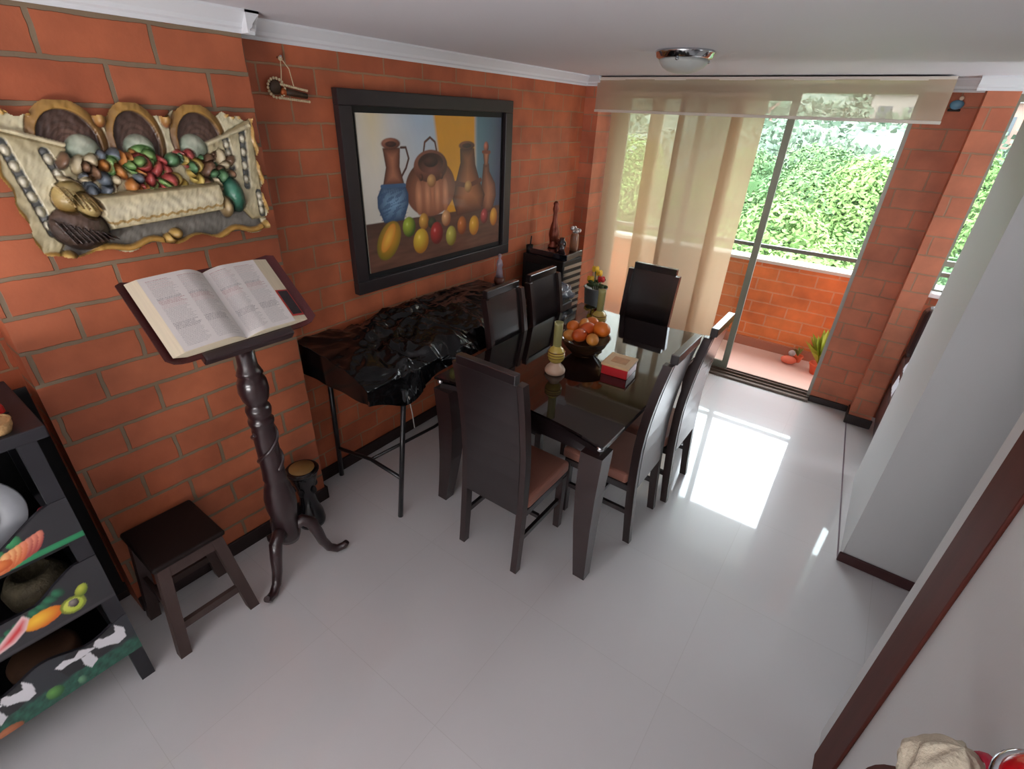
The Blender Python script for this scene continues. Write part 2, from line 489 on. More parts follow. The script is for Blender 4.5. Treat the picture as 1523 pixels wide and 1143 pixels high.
struct(G().box((-0.3, YB - 0.1, H), (XR + 0.1, 4.62, H + 0.15)).done('ceiling', CEIL_M))
# left brick wall: deep part with the painting, and the part that stands forward
struct(G().box((-0.2, YB, 0), (0.0, 4.62, H)).done('wall_left', BR_REC))
struct(G().box((0.0, 0.235, 0), (0.145, 1.18, H)).done('wall_left_near', BR_NEAR))
struct(G().box((0.0, 4.06, 0), (0.13, 4.62, H)).done('wall_left_corner', BR_BACK))
# back wall round the door and the living-room window
struct(G().box((2.21, 4.38, 0), (2.50, 4.62, H)).done('wall_back_pier', BR_BACK))
struct(G().box((2.50, 4.19, 0), (2.648, 4.62, H)).done('wall_back_pilaster', BR_BACK))
struct(G().box((0.13, 4.38, 2.255), (2.21, 4.62, H)).done('wall_back_lintel', WHITE_W))
struct(G().box((2.648, 4.42, 0), (XR, 4.62, 1.0)).done('wall_back_low', BR_BACK))
struct(G().box((2.648, 4.42, 2.22), (XR, 4.62, H)).done('wall_back_top', WHITE_W))
struct(G().box((4.6, 4.42, 1.0), (XR, 4.62, 2.22)).done('wall_back_right', BR_BACK))
# white stair block, white wall beside the camera, outer limits
struct(G().box((2.625, 2.56, 0), (XR, 3.43, H)).done('wall_stair', WHITE_W))
struct(G().box((2.67, YB, 0), (2.80, 1.55, H)).done('wall_right_near', WHITE_W))
struct(G().box((XR, YB, 0), (XR + 0.1, 4.62, H)).done('wall_right', WHITE_W))
struct(G().box((-0.2, YB - 0.1, 0), (XR + 0.1, YB, H)).done('wall_front', WHITE_W))

# baseboards
def bb(name, a, b): return struct(G().box(a, b, bev=0.004, seg=1).done(name, BASEB))
bb('baseboard_left', (0.0, 1.18, 0), (0.014, 4.06, 0.085))
bb('baseboard_left_near', (0.145, 0.235, 0), (0.159, 1.194, 0.085))
bb('baseboard_left_return', (0.014, 1.18, 0), (0.159, 1.194, 0.085))
bb('baseboard_left_front', (0.0, YB, 0), (0.014, 0.235, 0.085))
bb('baseboard_back', (2.21, 4.366, 0), (2.488, 4.38, 0.055))
bb('baseboard_pilaster', (2.488, 4.176, 0), (2.66, 4.19, 0.075))
bb('baseboard_pilaster_side', (2.488, 4.19, 0), (2.50, 4.366, 0.075))
STAIRB = mat('stair_baseboard', (72, 42, 42), rough=0.4, var=0.2, scale=14)
struct(G().box((2.612, 2.546, 0), (4.9, 2.56, 0.06), bev=0.004, seg=1).done('baseboard_stair', STAIRB))
bb('baseboard_right_near', (2.656, YB, 0), (2.67, 1.18, 0.07))

# cornice
def cornice(name, p0, p1, nrm, flip=False):
    """profile swept along p0 -> p1; nrm points into the room"""
    prof = [(0, 0), (0.006, 0), (0.008, 0.012), (0.018, 0.018), (0.022, 0.03), (0.045, 0.055), (0.052, 0.062), (0.052, 0.07), (0, 0.07)]
    g = G(); p0, p1, nrm = Vector(p0), Vector(p1), Vector(nrm)
    A = [g.bm.verts.new(p0 + nrm * a + Vector((0, 0, b))) for a, b in prof]
    B = [g.bm.verts.new(p1 + nrm * a + Vector((0, 0, b))) for a, b in prof]
    k = len(prof)
    for i in range(k): g.bm.faces.new((A[i], A[(i + 1) % k], B[(i + 1) % k], B[i]))
    g.bm.faces.new(A); g.bm.faces.new(B[::-1])
    return struct(g.done(name, MOULD))
ZC = H - 0.07
cornice('trim_1', (0.0, 1.18, ZC), (0.0, 4.06, ZC), (1, 0, 0))
cornice('trim_2', (0.145, 0.235, ZC), (0.145, 1.232, ZC), (1, 0, 0))
cornice('trim_3', (0.0, 1.18, ZC), (0.197, 1.18, ZC), (0, 1, 0))
cornice('trim_4', (0.0, YB, ZC), (0.0, 0.235, ZC), (1, 0, 0))
cornice('trim_5', (0.0, 4.06, ZC), (0.13, 4.06, ZC), (0, -1, 0))
cornice('trim_6', (2.21, 4.38, ZC), (2.50, 4.38, ZC), (0, -1, 0))
cornice('trim_7', (2.448, 4.19, ZC), (2.70, 4.19, ZC), (0, -1, 0))
cornice('trim_8', (2.648, 4.42, ZC), (XR, 4.42, ZC), (0, -1, 0))
# floor joint between the dining and the living floor
g = G(); g.beam((2.507, 4.185, 0.001), (2.618, 2.55, 0.001), 0.008, 0.003)
struct(g.done('trim_9', mat('stone_joint', (120, 105, 112), rough=0.3)))
# mahogany corner trim of the near wall
g = G()
g.box((2.660, 1.25, 0.0), (2.67, 1.45, H), bev=0.004)
struct(g.done('trim_10', TRIMW))

# ---------------------------------------------------------------- sliding balcony door
root = bpy.data.objects.new('door_1', None); COL.objects.link(root); root['kind'] = 'structure'
root['label'] = 'sliding aluminium balcony door standing half open'
g = G()
g.box((0.13, 4.40, 2.21), (2.21, 4.50, 2.255)); g.box((0.13, 4.40, 0), (0.17, 4.50, 2.21)); g.box((2.185, 4.40, 0), (2.21, 4.50, 2.21))
g.done('door_frame', ALU, root)
g = G()
g.box((0.13, 4.335, 0.0), (2.21, 4.52, 0.02)); g.box((0.13, 4.375, 0.02), (2.21, 4.385, 0.035)); g.box((0.13, 4.43, 0.02), (2.21, 4.44, 0.04)); g.box((0.13, 4.475, 0.02), (2.21, 4.485, 0.04))
g.done('door_track', TRACK, root)
def sash(x0, x1, y, m=ALU):
    g = G(); w = 0.05
    g.box((x0, y - 0.014, 0.04), (x0 + w, y + 0.014, 2.21)); g.box((x1 - w, y - 0.014, 0.04), (x1, y + 0.014, 2.21))
    g.box((x0 + w, y - 0.014, 0.04), (x1 - w, y + 0.014, 0.10)); g.box((x0 + w, y - 0.014, 2.16), (x1 - w, y + 0.014, 2.21))
    o = g.done('door_sash', m, root)
    g = G(); g.box((x0 + w, y - 0.003, 0.10), (x1 - w, y + 0.003, 2.16)); g.done('glass_pane', PANE, o)
sash(0.17, 0.86, 4.48)
sash(0.82, 1.515, 4.455, ALU_D)
# ---------------------------------------------------------------- living-room window
root = bpy.data.objects.new('window_1', None); COL.objects.link(root); root['kind'] = 'structure'
root['label'] = 'aluminium living room window beyond the brick pilaster'
g = G()
g.box((2.648, 4.48, 1.0), (2.688, 4.54, 2.22)); g.box((4.56, 4.48, 1.0), (4.6, 4.54, 2.22)); g.box((2.688, 4.48, 1.0), (4.56, 4.54, 1.04)); g.box((2.688, 4.48, 2.18), (4.56, 4.54, 2.22))
g.box((3.6, 4.48, 1.04), (3.64, 4.54, 2.18)); g.box((2.688, 4.49, 1.20), (3.6, 4.53, 1.235))
g.done('window_frame', ALU_D, root)
G().box((2.688, 4.505, 1.04), (3.6, 4.511, 2.18)).done('glass_pane', PANE, root)
G().box((3.64, 4.505, 1.04), (4.56, 4.511, 2.18)).done('glass_pane', PANE, root)
G().box((2.65, 4.38, 1.0), (4.6, 4.48, 1.03), bev=0.006).done('window_sill', MOULD, root)

# ---------------------------------------------------------------- balcony
PINK = mat('balcony_tile', (206, 168, 154), rough=0.55, var=0.04, scale=3)
struct(G().box((-0.4, 4.52, -0.14), (XR, 5.45, -0.01)).done('floor_balcony', PINK))
struct(G().box((-0.4, 5.30, -0.01), (XR, 5.45, 0.84)).done('wall_balcony', BR_BALC))
struct(G().box((-0.4, 5.27, 0.84), (XR, 5.48, 0.87), bev=0.005).done('trim_11', mat('coping', (190, 182, 172), rough=0.6, var=0.04)))
struct(G().box((-0.4, 5.27, -0.01), (XR, 5.30, 0.08)).done('baseboard_balcony', mat('balcony_skirting', (164, 104, 82), rough=0.6, var=0.05)))
struct(G().box((-0.6, 4.62, 0), (-0.4, 5.48, 2.5)).done('wall_balcony_left', BR_BALC))
struct(G().box((-0.6, 4.62, 2.45), (XR, 5.6, 2.6)).done('ceiling_balcony', CEIL_M))
rl = thing('balcony_railing', 'dark metal handrail above the orange brick balcony parapet', 'railing', (0, 5.37, 0.87))
G().box((-0.4, -0.022, 0.09), (5.2, 0.022, 0.125), bev=0.004).done('handrail', mat('rail_metal', (88, 92, 84), rough=0.5), rl)
for i in range(3):
    G().box((-0.2 + i * 2.62, -0.015, 0.0), (-0.17 + i * 2.62, 0.015, 0.09)).done('post', MATS['rail_metal'], rl)

# ================================================================= OUTSIDE
def leaf_mesh(name, n, R, squash, seed, size, blobs=10):
    r = np.random.default_rng(seed)
    cen = r.normal(0, 0.42, (blobs, 3)) * R * np.array([1, 1, squash]); rad = r.uniform(0.35, 0.6, blobs) * R
    k = r.integers(0, blobs, n)
    d = r.normal(0, 1, (n, 3)); d /= np.linalg.norm(d, axis=1)[:, None]
    rr = rad[k] * r.uniform(0.75, 1.06, n)
    P = cen[k] + d * rr[:, None] * np.array([1, 1, 0.85])
    nrm = d + r.normal(0, 0.5, (n, 3)); nrm /= np.linalg.norm(nrm, axis=1)[:, None]
    a = np.cross(nrm, r.normal(0, 1, (n, 3))); a /= np.linalg.norm(a, axis=1)[:, None]
    b = np.cross(nrm, a)
    s = size * r.uniform(0.6, 1.4, n)[:, None]
    V = np.stack([P - a * s, P + b * s * 0.45, P + a * s, P - b * s * 0.45], 1).reshape(-1, 3)
    F = np.arange(n * 4).reshape(n, 4)
    me = bpy.data.meshes.new(name); me.from_pydata(V.tolist(), [], F.tolist())
    return me

def leaf_mat(name, c1, c2):
    m = bpy.data.materials.new(name); m.use_nodes = True
    nt = m.node_tree; b = nt.nodes['Principled BSDF']; L = nt.links.new
    g = nt.nodes.new('ShaderNodeTexNoise'); g.inputs['Scale'].default_value = 0.9; g.inputs['Detail'].default_value = 6
    tc = nt.nodes.new('ShaderNodeTexCoord'); L(tc.outputs['Object'], g.inputs['Vector'])
    mr = nt.nodes.new('ShaderNodeMapRange'); mr.inputs['From Min'].default_value = 0.35; mr.inputs['From Max'].default_value = 0.65
    L(g.outputs['Fac'], mr.inputs['Value'])
    mx = nt.nodes.new('ShaderNodeMix'); mx.data_type = 'RGBA'
    mx.inputs['A'].default_value = (*lin(c1), 1); mx.inputs['B'].default_value = (*lin(c2), 1)
    L(mr.outputs[0], mx.inputs['Factor']); L(mx.outputs['Result'], b.inputs['Base Color'])
    b.inputs['Roughness'].default_value = 0.8; b.inputs['Specular IOR Level'].default_value = 0.15
    return m
LEAF = [leaf_mat('leaf_bright', (82, 112, 60), (116, 140, 84)), leaf_mat('leaf_mid', (70, 98, 64), (102, 124, 82))]
BARK = mat('bark', (112, 98, 84), rough=0.9, var=0.3, scale=6)
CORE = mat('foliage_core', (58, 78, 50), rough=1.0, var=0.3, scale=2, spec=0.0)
crowns = [leaf_mesh('foliage', 30000, 2.6, 0.7, 3, 0.085, 16), leaf_mesh('foliage', 30000, 2.4, 0.8, 5, 0.08, 14)]
GZ = -9.0
def tree(x, y, z, sc, k, label):
    t = thing('leafy_tree', label, 'tree', (x, y, GZ), random.uniform(0, 6), 'trees below the balcony')
    c = bpy.data.objects.new('foliage', crowns[k]); COL.objects.link(c); c.parent = t
    c.location = (0, 0, z - GZ); c.scale = (sc, sc, sc * 0.9)
    if not crowns[k].materials: crowns[k].materials.append(LEAF[k])
    g = G(); g.tube([(0, 0, -0.3), (0.1, 0, (z - GZ) * 0.5), (0, 0.1, z - GZ)], [0.28, 0.2, 0.12], 8); g.done('trunk', BARK, t)
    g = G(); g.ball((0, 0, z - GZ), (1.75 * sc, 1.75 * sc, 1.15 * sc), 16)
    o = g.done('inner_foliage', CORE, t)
spots = [(0.6, 15.5, -1.9, 1.0, 0, 'bright green leafy tree, nearest below the middle of the balcony rail'),
         (3.6, 16.5, -2.1, 1.0, 1, 'leafy green tree below the right end of the parapet'),
         (-3.0, 16.5, -2.0, 1.05, 1, 'leafy green tree seen through the sheer curtain panels'),
         (1.9, 19.5, -0.9, 1.0, 0, 'tall bright tree rising behind the nearest one'),
         (-1.4, 20.0, -0.9, 1.05, 1, 'rounded tree left of the tall bright one, by the door mullion'),
         (5.6, 20.5, -1.4, 1.05, 0, 'leafy tree seen through the living room window'),
         (-6.5, 20.5, -1.0, 1.1, 0, 'leafy tree far left behind the sheer curtain'),
         (-4.2, 25.0, -0.6, 1.1, 1, 'darker tree at the back, behind the sheer curtain'),
         (0.4, 25.5, -0.35, 1.1, 1, 'hazy tree at the back of the grove, top touching the pale road'),
         (4.0, 25.5, -0.8, 1.15, 0, 'light green tree at the back right, below the houses'),
         (-1.9, 13.5, -3.4, 1.0, 0, 'low leafy tree right below the balcony, left of the mullion'),
         (2.4, 12.5, -3.6, 1.0, 1, 'low leafy tree right below the balcony, on the right')]
for s_ in spots: tree(*s_)

# hillside, its green paled to stand in for distance haze
def hill_h(x, y):
    t = max(0.0, (y - 30) / 110.0)
    return GZ + 6.0 * min(1, max(0, (y - 8) / 30)) + 26 * t ** 1.1 + 1.2 * noise.noise(Vector((x * 0.05, y * 0.05, 0))) + 2.4 * t * noise.noise(Vector((x * 0.02, y * 0.02, 5)))
HILLM = leaf_mat('hillside_hazed_green', (92, 108, 96), (122, 130, 118))
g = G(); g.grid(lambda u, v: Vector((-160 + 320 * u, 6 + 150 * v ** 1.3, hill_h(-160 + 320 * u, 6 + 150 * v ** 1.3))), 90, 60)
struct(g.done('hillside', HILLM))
# scrub covering the hillside, haze put into its greyed colour
n = 70000
r_ = np.random.default_rng(11)
yy = 34 + 110 * r_.uniform(0, 1, n) ** 1.2
xx = (r_.uniform(-1, 1, n)) * (yy * 0.75 + 10)
clump = np.array([noise.noise(Vector((a * 0.09, b * 0.09, 2))) for a, b in zip(xx, yy)])
keep = clump > -0.12
xx, yy, clump = xx[keep], yy[keep], clump[keep]
zz = np.array([hill_h(a, b) for a, b in zip(xx, yy)]) + r_.uniform(0.1, 1.0, len(xx)) * (1.2 + 4.5 * clump)
P = np.stack([xx, yy, zz], 1); n = len(xx)
d = r_.normal(0, 1, (n, 3)); d[:, 1] -= 0.8; d /= np.linalg.norm(d, axis=1)[:, None]
a = np.cross(d, r_.normal(0, 1, (n, 3))); a /= np.linalg.norm(a, axis=1)[:, None]; b = np.cross(d, a)
s = (0.0055 * yy * r_.uniform(0.6, 1.5, n))[:, None]
V = np.stack([P - a * s, P + b * s * 0.6, P + a * s, P - b * s * 0.6], 1).reshape(-1, 3)
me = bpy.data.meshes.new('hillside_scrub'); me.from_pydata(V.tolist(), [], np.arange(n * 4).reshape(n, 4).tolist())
me.materials.append(leaf_mat('scrub_hazed_green', (80, 98, 82), (114, 126, 108)))
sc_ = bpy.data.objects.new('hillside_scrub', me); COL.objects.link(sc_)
tag(sc_, 'scrub covering the far hillside, its green paled for haze', 'scrub', kind='stuff')

ROOFS = [mat('roof_clay', (142, 98, 84), rough=0.8, var=0.15, scale=3), mat('roof_grey', (140, 138, 138), rough=0.8, var=0.1, scale=3)]
HWALL = [mat('house_wall_pale', (142, 136, 130), rough=0.8, var=0.06), mat('house_wall_pink', (142, 112, 102), rough=0.8, var=0.06)]
DARKW = mat('dark_window', (70, 74, 80), rough=0.4)
def house(x, y, w, dpt, h, rz, k, label):
    z = hill_h(x, y)
    t = thing('hillside_house', label, 'house', (x, y, z), rz, 'houses on the hillside')
    G().box((-w / 2, -dpt / 2, -2.0), (w / 2, dpt / 2, h)).done('wall', HWALL[k], t)
    g = G(); g.prism([(-dpt / 2 - 0.4, 0), (dpt / 2 + 0.4, 0), (0, 1.1)], (-w / 2 - 0.3, 0, h), (0, 1, 0), (0, 0, 1), (1, 0, 0), w + 0.6); g.done('roof', ROOFS[(k + int(abs(x))) % 2], t)
    for i in range(3):
        cx = -w / 2 + w * (i + 0.5) / 3
        G().box((cx - 0.5, -dpt / 2 - 0.04, h - 1.9), (cx + 0.5, -dpt / 2 + 0.01, h - 0.8)).done('window', DARKW, t)
house(1.2, 58, 6.0, 4, 1.6, 0.1, 0, 'pale low house with light roof above the tree tops')
house(8.5, 52, 5, 4, 2.2, -0.05, 1, 'pinkish house at the right end of the tree line')
house(-10.5, 58, 6, 4, 2.2, 0.2, 1, 'pinkish house left of the door mullion')
house(14.5, 46, 8, 5, 4.6, -0.2, 1, 'large pink building seen through the living room window')
house(5.8, 84, 7, 4, 2.6, 0.3, 0, 'small pale house higher up the hillside')
house(-7.6, 92, 6, 4, 2.6, -0.2, 1, 'small house high on the hillside, left side')

# ================================================================= CURTAINS AND VALANCE
SHEER = fabric_sheer('sheer_screen_fabric', (216, 184, 150), 0.30)
SCREEN = fabric_sheer('screen_fabric', (182, 152, 126), 0.06)
SCREEN2 = fabric_sheer('screen_fabric_light', (212, 180, 148), 0.14)
VALF = fabric_sheer('valance_fabric', (212, 194, 178), 0.30)
ALUW = mat('cream_bar', (226, 216, 204), rough=0.4)
def panel(x0, x1, y, wave, m, label, skew=0.0, ph=0.0):
    t = thing('curtain_panel', label, 'curtain', ((x0 + x1) / 2, y, 0.03), 0, 'sliding screen curtains')
    hw = (x1 - x0) / 2
    def f(u, v):
        return Vector((-hw + 2 * hw * u, wave * math.sin(u * 9 + ph) * (0.4 + 0.6 * (1 - v)) + 0.3 * wave * math.sin(v * 7 + u * 4), v * 2.15))
    G().grid(f, 40, 30).done('fabric', m, t, fixn=False)
    g = G(); g.box((-hw, -0.008, -0.005), (hw, 0.008, 0.02), bev=0.003); g.done('bottom_bar', ALUW, t)
    g = G(); g.box((-hw, -0.008, 2.14), (hw, 0.008, 2.165)); g.done('top_rail', ALUW, t)
    return t
panel(0.14, 0.60, 4.285, 0.004, SHEER, 'sheer beige curtain panel nearest the left brick corner')
panel(0.50, 0.78, 4.25, 0.004, SCREEN2, 'narrow beige curtain panel overlapping the leftmost sheer one')
panel(0.74, 1.22, 4.215, 0.010, SCREEN, 'dense beige curtain panel behind the chair at the far table end', ph=1)
panel(1.14, 1.37, 4.18, 0.008, SCREEN2, 'lighter curtain panel edging the open doorway', ph=2)
v = thing('window_valance', 'long translucent beige fabric valance hung across the top of the balcony door', 'valance', (1.225, 4.04, 2.055))
def vf(u, w_):
    return Vector((-1.115 + 2.23 * u, 0.002 * math.sin(u * 30), w_ * 0.21))
G().grid(vf, 60, 4).done('fabric', VALF, v, fixn=False)
G().box((-1.118, -0.007, -0.012), (1.118, 0.009, 0.006), bev=0.003).done('bottom_bar', ALUW, v)
g = G(); g.box((-1.115, 0.0, 0.205), (1.115, 0.27, 0.225)); g.done('mounting_board', ALUW, v)
G().box((1.112, 0.002, 0.0), (1.116, 0.25, 0.205)).done('side_return', VALF, v)

# ================================================================= CEILING LAMP
t = thing('ceiling_lamp', 'round flush ceiling lamp with chrome rim and frosted glass bowl', 'lamp', (1.265, 2.70, H))
t.scale = (0.88, 0.88, 0.8)
G().lathe([(0.0, 0), (0.150, 0), (0.156, -0.008), (0.150, -0.015), (0.145, -0.035), (0.128, -0.045), (0.0, -0.045)], n=48).done('rim', CHROME, t)
G().lathe([(0.0, -0.045), (0.128, -0.045), (0.124, -0.06), (0.108, -0.082), (0.08, -0.1), (0.04, -0.112), (0.0, -0.116)], n=48).done('glass_bowl', mat('frosted_glass', (190, 194, 190), rough=0.35), t)
for k in range(3):
    an = 0.6 + k * 2 * PI / 3
    G().ball((0.132 * math.cos(an), 0.132 * math.sin(an), -0.05), 0.009, 10).done('clip', CHROME, t)

# ================================================================= DINING TABLE
t = thing('dining_table', 'dark wooden dining table with black glossy glass top, set for six', 'table', (1.128, 2.375, 0))
TG = mat('table_top_gloss', (22, 14, 14), rough=0.06, spec=0.2, coat=0.8, coat_rough=0.02, var=0.3, scale=5, stretch=(1, 0.2, 1))
hw, hl = 0.485, 0.775
def bow(sign, n=12, d=0.055, w=hw, l=hl):
    return [(-w + 2 * w * i / n, sign * (l - d * (1 - (2 * i / n - 1) ** 2))) for i in range(n + 1)]
out = bow(-1) + [(hw, 0)] + bow(1)[::-1] + [(-hw, 0)]
g = G(); g.prism(out, (0, 0, 0.788), (1, 0, 0), (0, 1, 0), (0, 0, 1), 0.012)
g.done('glass_top', TG, t)
out2 = bow(-1, w=hw - 0.02, l=hl - 0.02, d=0.07) + bow(1, w=hw - 0.02, l=hl - 0.02, d=0.07)[::-1]
g = G(); g.prism(out2, (0, 0, 0.735), (1, 0, 0), (0, 1, 0), (0, 0, 1), 0.028)
g.done('wooden_top', WOOD, t)
g = G(); w, l = hw - 0.06, hl - 0.09
g.box((-w, -l, 0.665), (w, -l + 0.03, 0.735)); g.box((-w, l - 0.03, 0.665), (w, l, 0.735)); g.box((-w, -l + 0.03, 0.665), (-w + 0.03, l - 0.03, 0.745)); g.box((w - 0.03, -l + 0.03, 0.665), (w, l - 0.03, 0.745))
g.done('apron', WOOD, t)
for sx in (-1, 1):
    for sy in (-1, 1):
        secs = []
        for z, o_, s1 in ((0.0, 0.0, 0.062), (0.12, -0.006, 0.072), (0.3, -0.012, 0.088), (0.5, -0.012, 0.10), (0.66, -0.004, 0.105), (0.735, 0.0, 0.105)):
            cx = sx * (hw + 0.005 + o_ - s1 / 2); cy = sy * (hl + 0.002 + o_ - s1 / 2)
            secs.append((cx, cy, z, s1, s1))
        g = G(); g.rects(secs); g.done('leg', WOOD_RED, t)
for sx, sy in ((-1, -1), (1, -1), (-1, 1), (1, 1), (0.05, -1), (0.05, 1)):
    dy = 0.022 if abs(sx) == 1 else 0.082
    g = G(); g.lathe([(0.0, 0), (0.014, 0), (0.018, 0.006), (0.015, 0.025), (0, 0.025)], (sx * (hw - 0.022), sy * (hl - dy), 0.763), 16); g.done('glass_spacer', CHROME, t)

# ================================================================= CHAIRS
def lean(z):
    if z < 0.58: return 0.034 * math.sin(PI / 2 * z / 0.58)
    q = (z - 0.58) / 0.53
    return 0.034 - 0.068 * q ** 1.7
def make_chair():
    c = thing('dining_chair', 'x', 'chair')
    W = 0.37
    zs = [0, 0.1, 0.2, 0.3, 0.4, 0.5, 0.6, 0.7, 0.8, 0.9, 0.98, 1.07]
    for sx in (-1, 1):
        g = G(); g.rects([(sx * (W / 2 - 0.017), lean(z), z, 0.034, 0.042 if z > 0.1 else 0.038) for z in zs]); g.done('rear_leg', WOOD_RED, c)
        g = G(); g.rects([(sx * (W / 2 - 0.019), 0.40, z, s_, s_) for z, s_ in ((0, 0.034), (0.25, 0.038), (0.345, 0.038))]); g.done('front_leg', WOOD_RED, c)
        g = G(); g.box((sx * (W / 2 - 0.019) - 0.009, 0.03, 0.175), (sx * (W / 2 - 0.019) + 0.009, 0.385, 0.202)); g.done('side_stretcher', WOOD, c)
    zp = [0.355, 0.45, 0.55, 0.65, 0.75, 0.85, 0.95, 1.04, 1.11]
    g = G(); g.rects([(0, lean(z) - 0.012, z, W - 0.062 if z < 1.2 else 0.3, 0.022) for z in zp]); g.done('backrest', WOOD, c)
    g = G(); g.box((-W / 2 + 0.031, lean(1.09) - 0.028, 1.07), (W / 2 - 0.031, lean(1.09) + 0.008, 1.115), bev=0.004); g.done('top_rail', WOOD, c)
    g = G()
    g.box((-W / 2 + 0.004, 0.03, 0.325), (W / 2 - 0.004, 0.42, 0.365), bev=0.003); g.done('seat_frame', WOOD, c)
    g = G(); g.box((-W / 2 - 0.002, 0.056, 0.366), (W / 2 + 0.002, 0.435, 0.432), bev=0.018, seg=3); g.done('seat_cushion', LEATHER, c)
    g = G(); g.box((-W / 2 + 0.03, 0.20, 0.188), (W / 2 - 0.03, 0.218, 0.209)); g.done('cross_stretcher', WOOD, c)
    return c
c0 = make_chair(); GC = 'chairs around the dining table'
c0.location = (1.147, 1.44, 0); c0['group'] = GC
c0['label'] = 'dark wood dining chair at the near head of the table, its back to the viewer'
dup(c0, (1.675, 2.145, 0), PI / 2, 'dark dining chair on the window-side aisle nearest the viewer, right of the table', GC)
dup(c0, (1.715, 2.585, 0), PI / 2, 'dark dining chair right of the table, farther one beside the floor reflection', GC)
dup(c0, (0.60, 2.265, 0), -PI / 2, 'dark dining chair on the brick wall side, the one nearer the piano front', GC)
dup(c0, (0.598, 2.702, 0), -PI / 2, 'dark dining chair on the brick wall side, nearer the stereo cabinet', GC)
dup(c0, (1.075, 3.335, 0), PI, 'dark dining chair at the far head of the table against the curtains', GC)

# ================================================================= ON THE TABLE
TZ = 0.80
CREAM = mat('cream_ceramic', (228, 196, 168), rough=0.3, coat=0.5, var=0.06)
YGL = mat('yellow_lamp_glass', (214, 188, 92), rough=0.12, coat=0.6, var=0.12, scale=30)
YCH = mat('yellow_chimney_glass', (206, 200, 132), rough=0.1, coat=0.5, trans=0.35)
BANDM = mat('lamp_band_brown', (120, 74, 30), rough=0.4)
def oil_lamp():
    t = thing('oil_lamp', 'x', 'oil lamp')
    G().lathe([(0, 0), (0.05, 0), (0.054, 0.006), (0.055, 0.018), (0.046, 0.034), (0.03, 0.05), (0.026, 0.062), (0.0, 0.064)], n=32).done('base', CREAM, t)
    G().lathe([(0.024, 0.06), (0.034, 0.068), (0.044, 0.085), (0.046, 0.105), (0.043, 0.125), (0.032, 0.142), (0.022, 0.15), (0.02, 0.156)], n=32).done('glass_bowl', YGL, t)
    for z in (0.092, 0.108, 0.122):
        g = G(); g.lathe([(0.0455, z), (0.0472, z + 0.002), (0.0455, z + 0.004)], n=24); g.done('painted_band', BANDM, t)
    G().lathe([(0.019, 0.15), (0.0225, 0.158), (0.022, 0.2), (0.023, 0.27), (0.0235, 0.285), (0.021, 0.285), (0.019, 0.2), (0.017, 0.15)], n=32).done('chimney', YCH, t)
    return t
l0 = oil_lamp(); l0.location = (1.09, 2.055, TZ); l0['group'] = 'yellow oil lamps'
l0['label'] = 'yellow glass oil lamp with cream base in front of the fruit bowl'
dup(l0, (1.01, 2.69, TZ), 0, 'yellow glass oil lamp standing behind the fruit bowl', 'yellow oil lamps')

BOWLG = mat('bowl_glass', (120, 92, 66), rough=0.05, trans=0.75, ior=1.4, coat=0.6)
BX, BY = 1.095, 2.36
t = tag(G().lathe([(0.0, 0.0), (0.055, 0.0), (0.06, 0.006), (0.085, 0.03), (0.11, 0.06), (0.128, 0.098), (0.132, 0.1), (0.124, 0.098), (0.105, 0.063), (0.08, 0.034), (0.05, 0.014), (0.0, 0.012)], n=40).done('fruit_bowl', BOWLG), 'dark glass bowl heaped with orange fruit on the table', 'bowl')
t.location = (BX, BY, TZ); t.scale = (1.1, 1.1, 1.1)
FR = [mat('orange_fruit', (226, 118, 40), rough=0.4, coat=0.3, var=0.15, scale=14, bump=0.1, bscale=300), mat('mango_fruit', (214, 92, 34), rough=0.35, coat=0.4, var=0.3, scale=9), mat('yellow_mango', (222, 146, 66), rough=0.35, coat=0.3, var=0.2, scale=9)]
fruit = [(-0.072, -0.005, 0.135, 0.036, 1.0, 0, 'round orange at the left rim of the bowl'),
         (-0.058, -0.058, 0.108, 0.032, 1.15, 2, 'pale orange fruit low on the left rim, facing the near lamp'),
         (0.0, -0.065, 0.127, 0.036, 1.45, 1, 'reddish mango lying at the front of the bowl'),
         (0.066, -0.052, 0.118, 0.034, 1.15, 2, 'yellow orange mango at the front right rim'),
         (0.072, 0.025, 0.15, 0.042, 1.25, 0, 'largest glossy orange fruit on the right of the heap'),
         (-0.012, 0.078, 0.145, 0.036, 1.1, 0, 'orange fruit at the back of the heap'),
         (0.003, 0.002, 0.14, 0.036, 1.4, 1, 'reddish mango in the middle of the heap'),
         (-0.03, 0.03, 0.152, 0.027, 1.6, 2, 'slim yellow fruit wedged behind the left orange')]
for i, (dx, dy, dz, r, el, k, lb) in enumerate(fruit):
    dx, dy, dz, r = dx * 1.12, dy * 1.12, dz * 1.1, r * 1.06
    g = G(); g.ball((0, 0, 0), (r * el, r, r * 0.95), 20)
    o = g.done('fruit', FR[k]); o.location = (BX + dx, BY + dy, TZ + dz); o.rotation_euler = (0.2 * i, 0.15, 0.7 * i)
    tag(o, lb, 'fruit', 'fruit in the bowl')

t = thing('gift_box', 'red cardboard box with a cream lid on the table beside the fruit bowl', 'box', (1.352, 2.285, TZ), 0.08)
G().box((-0.072, -0.072, 0), (0.072, 0.08, 0.052), bev=0.002, seg=1).done('box_body', mat('red_card', (186, 26, 34), rough=0.35, coat=0.3), t)
g = G(); g.box((-0.076, -0.076, 0.052), (0.076, 0.084, 0.066), bev=0.002, seg=1); lid = g.done('lid', mat('cream_card', (214, 176, 132), rough=0.5, var=0.06), t)
g = G(); g.box((-0.04, -0.035, 0.066), (0.045, 0.04, 0.0672)); g.done('lid_print', mat('lid_print_tan', (194, 138, 92), rough=0.5, var=0.3, scale=40), lid)

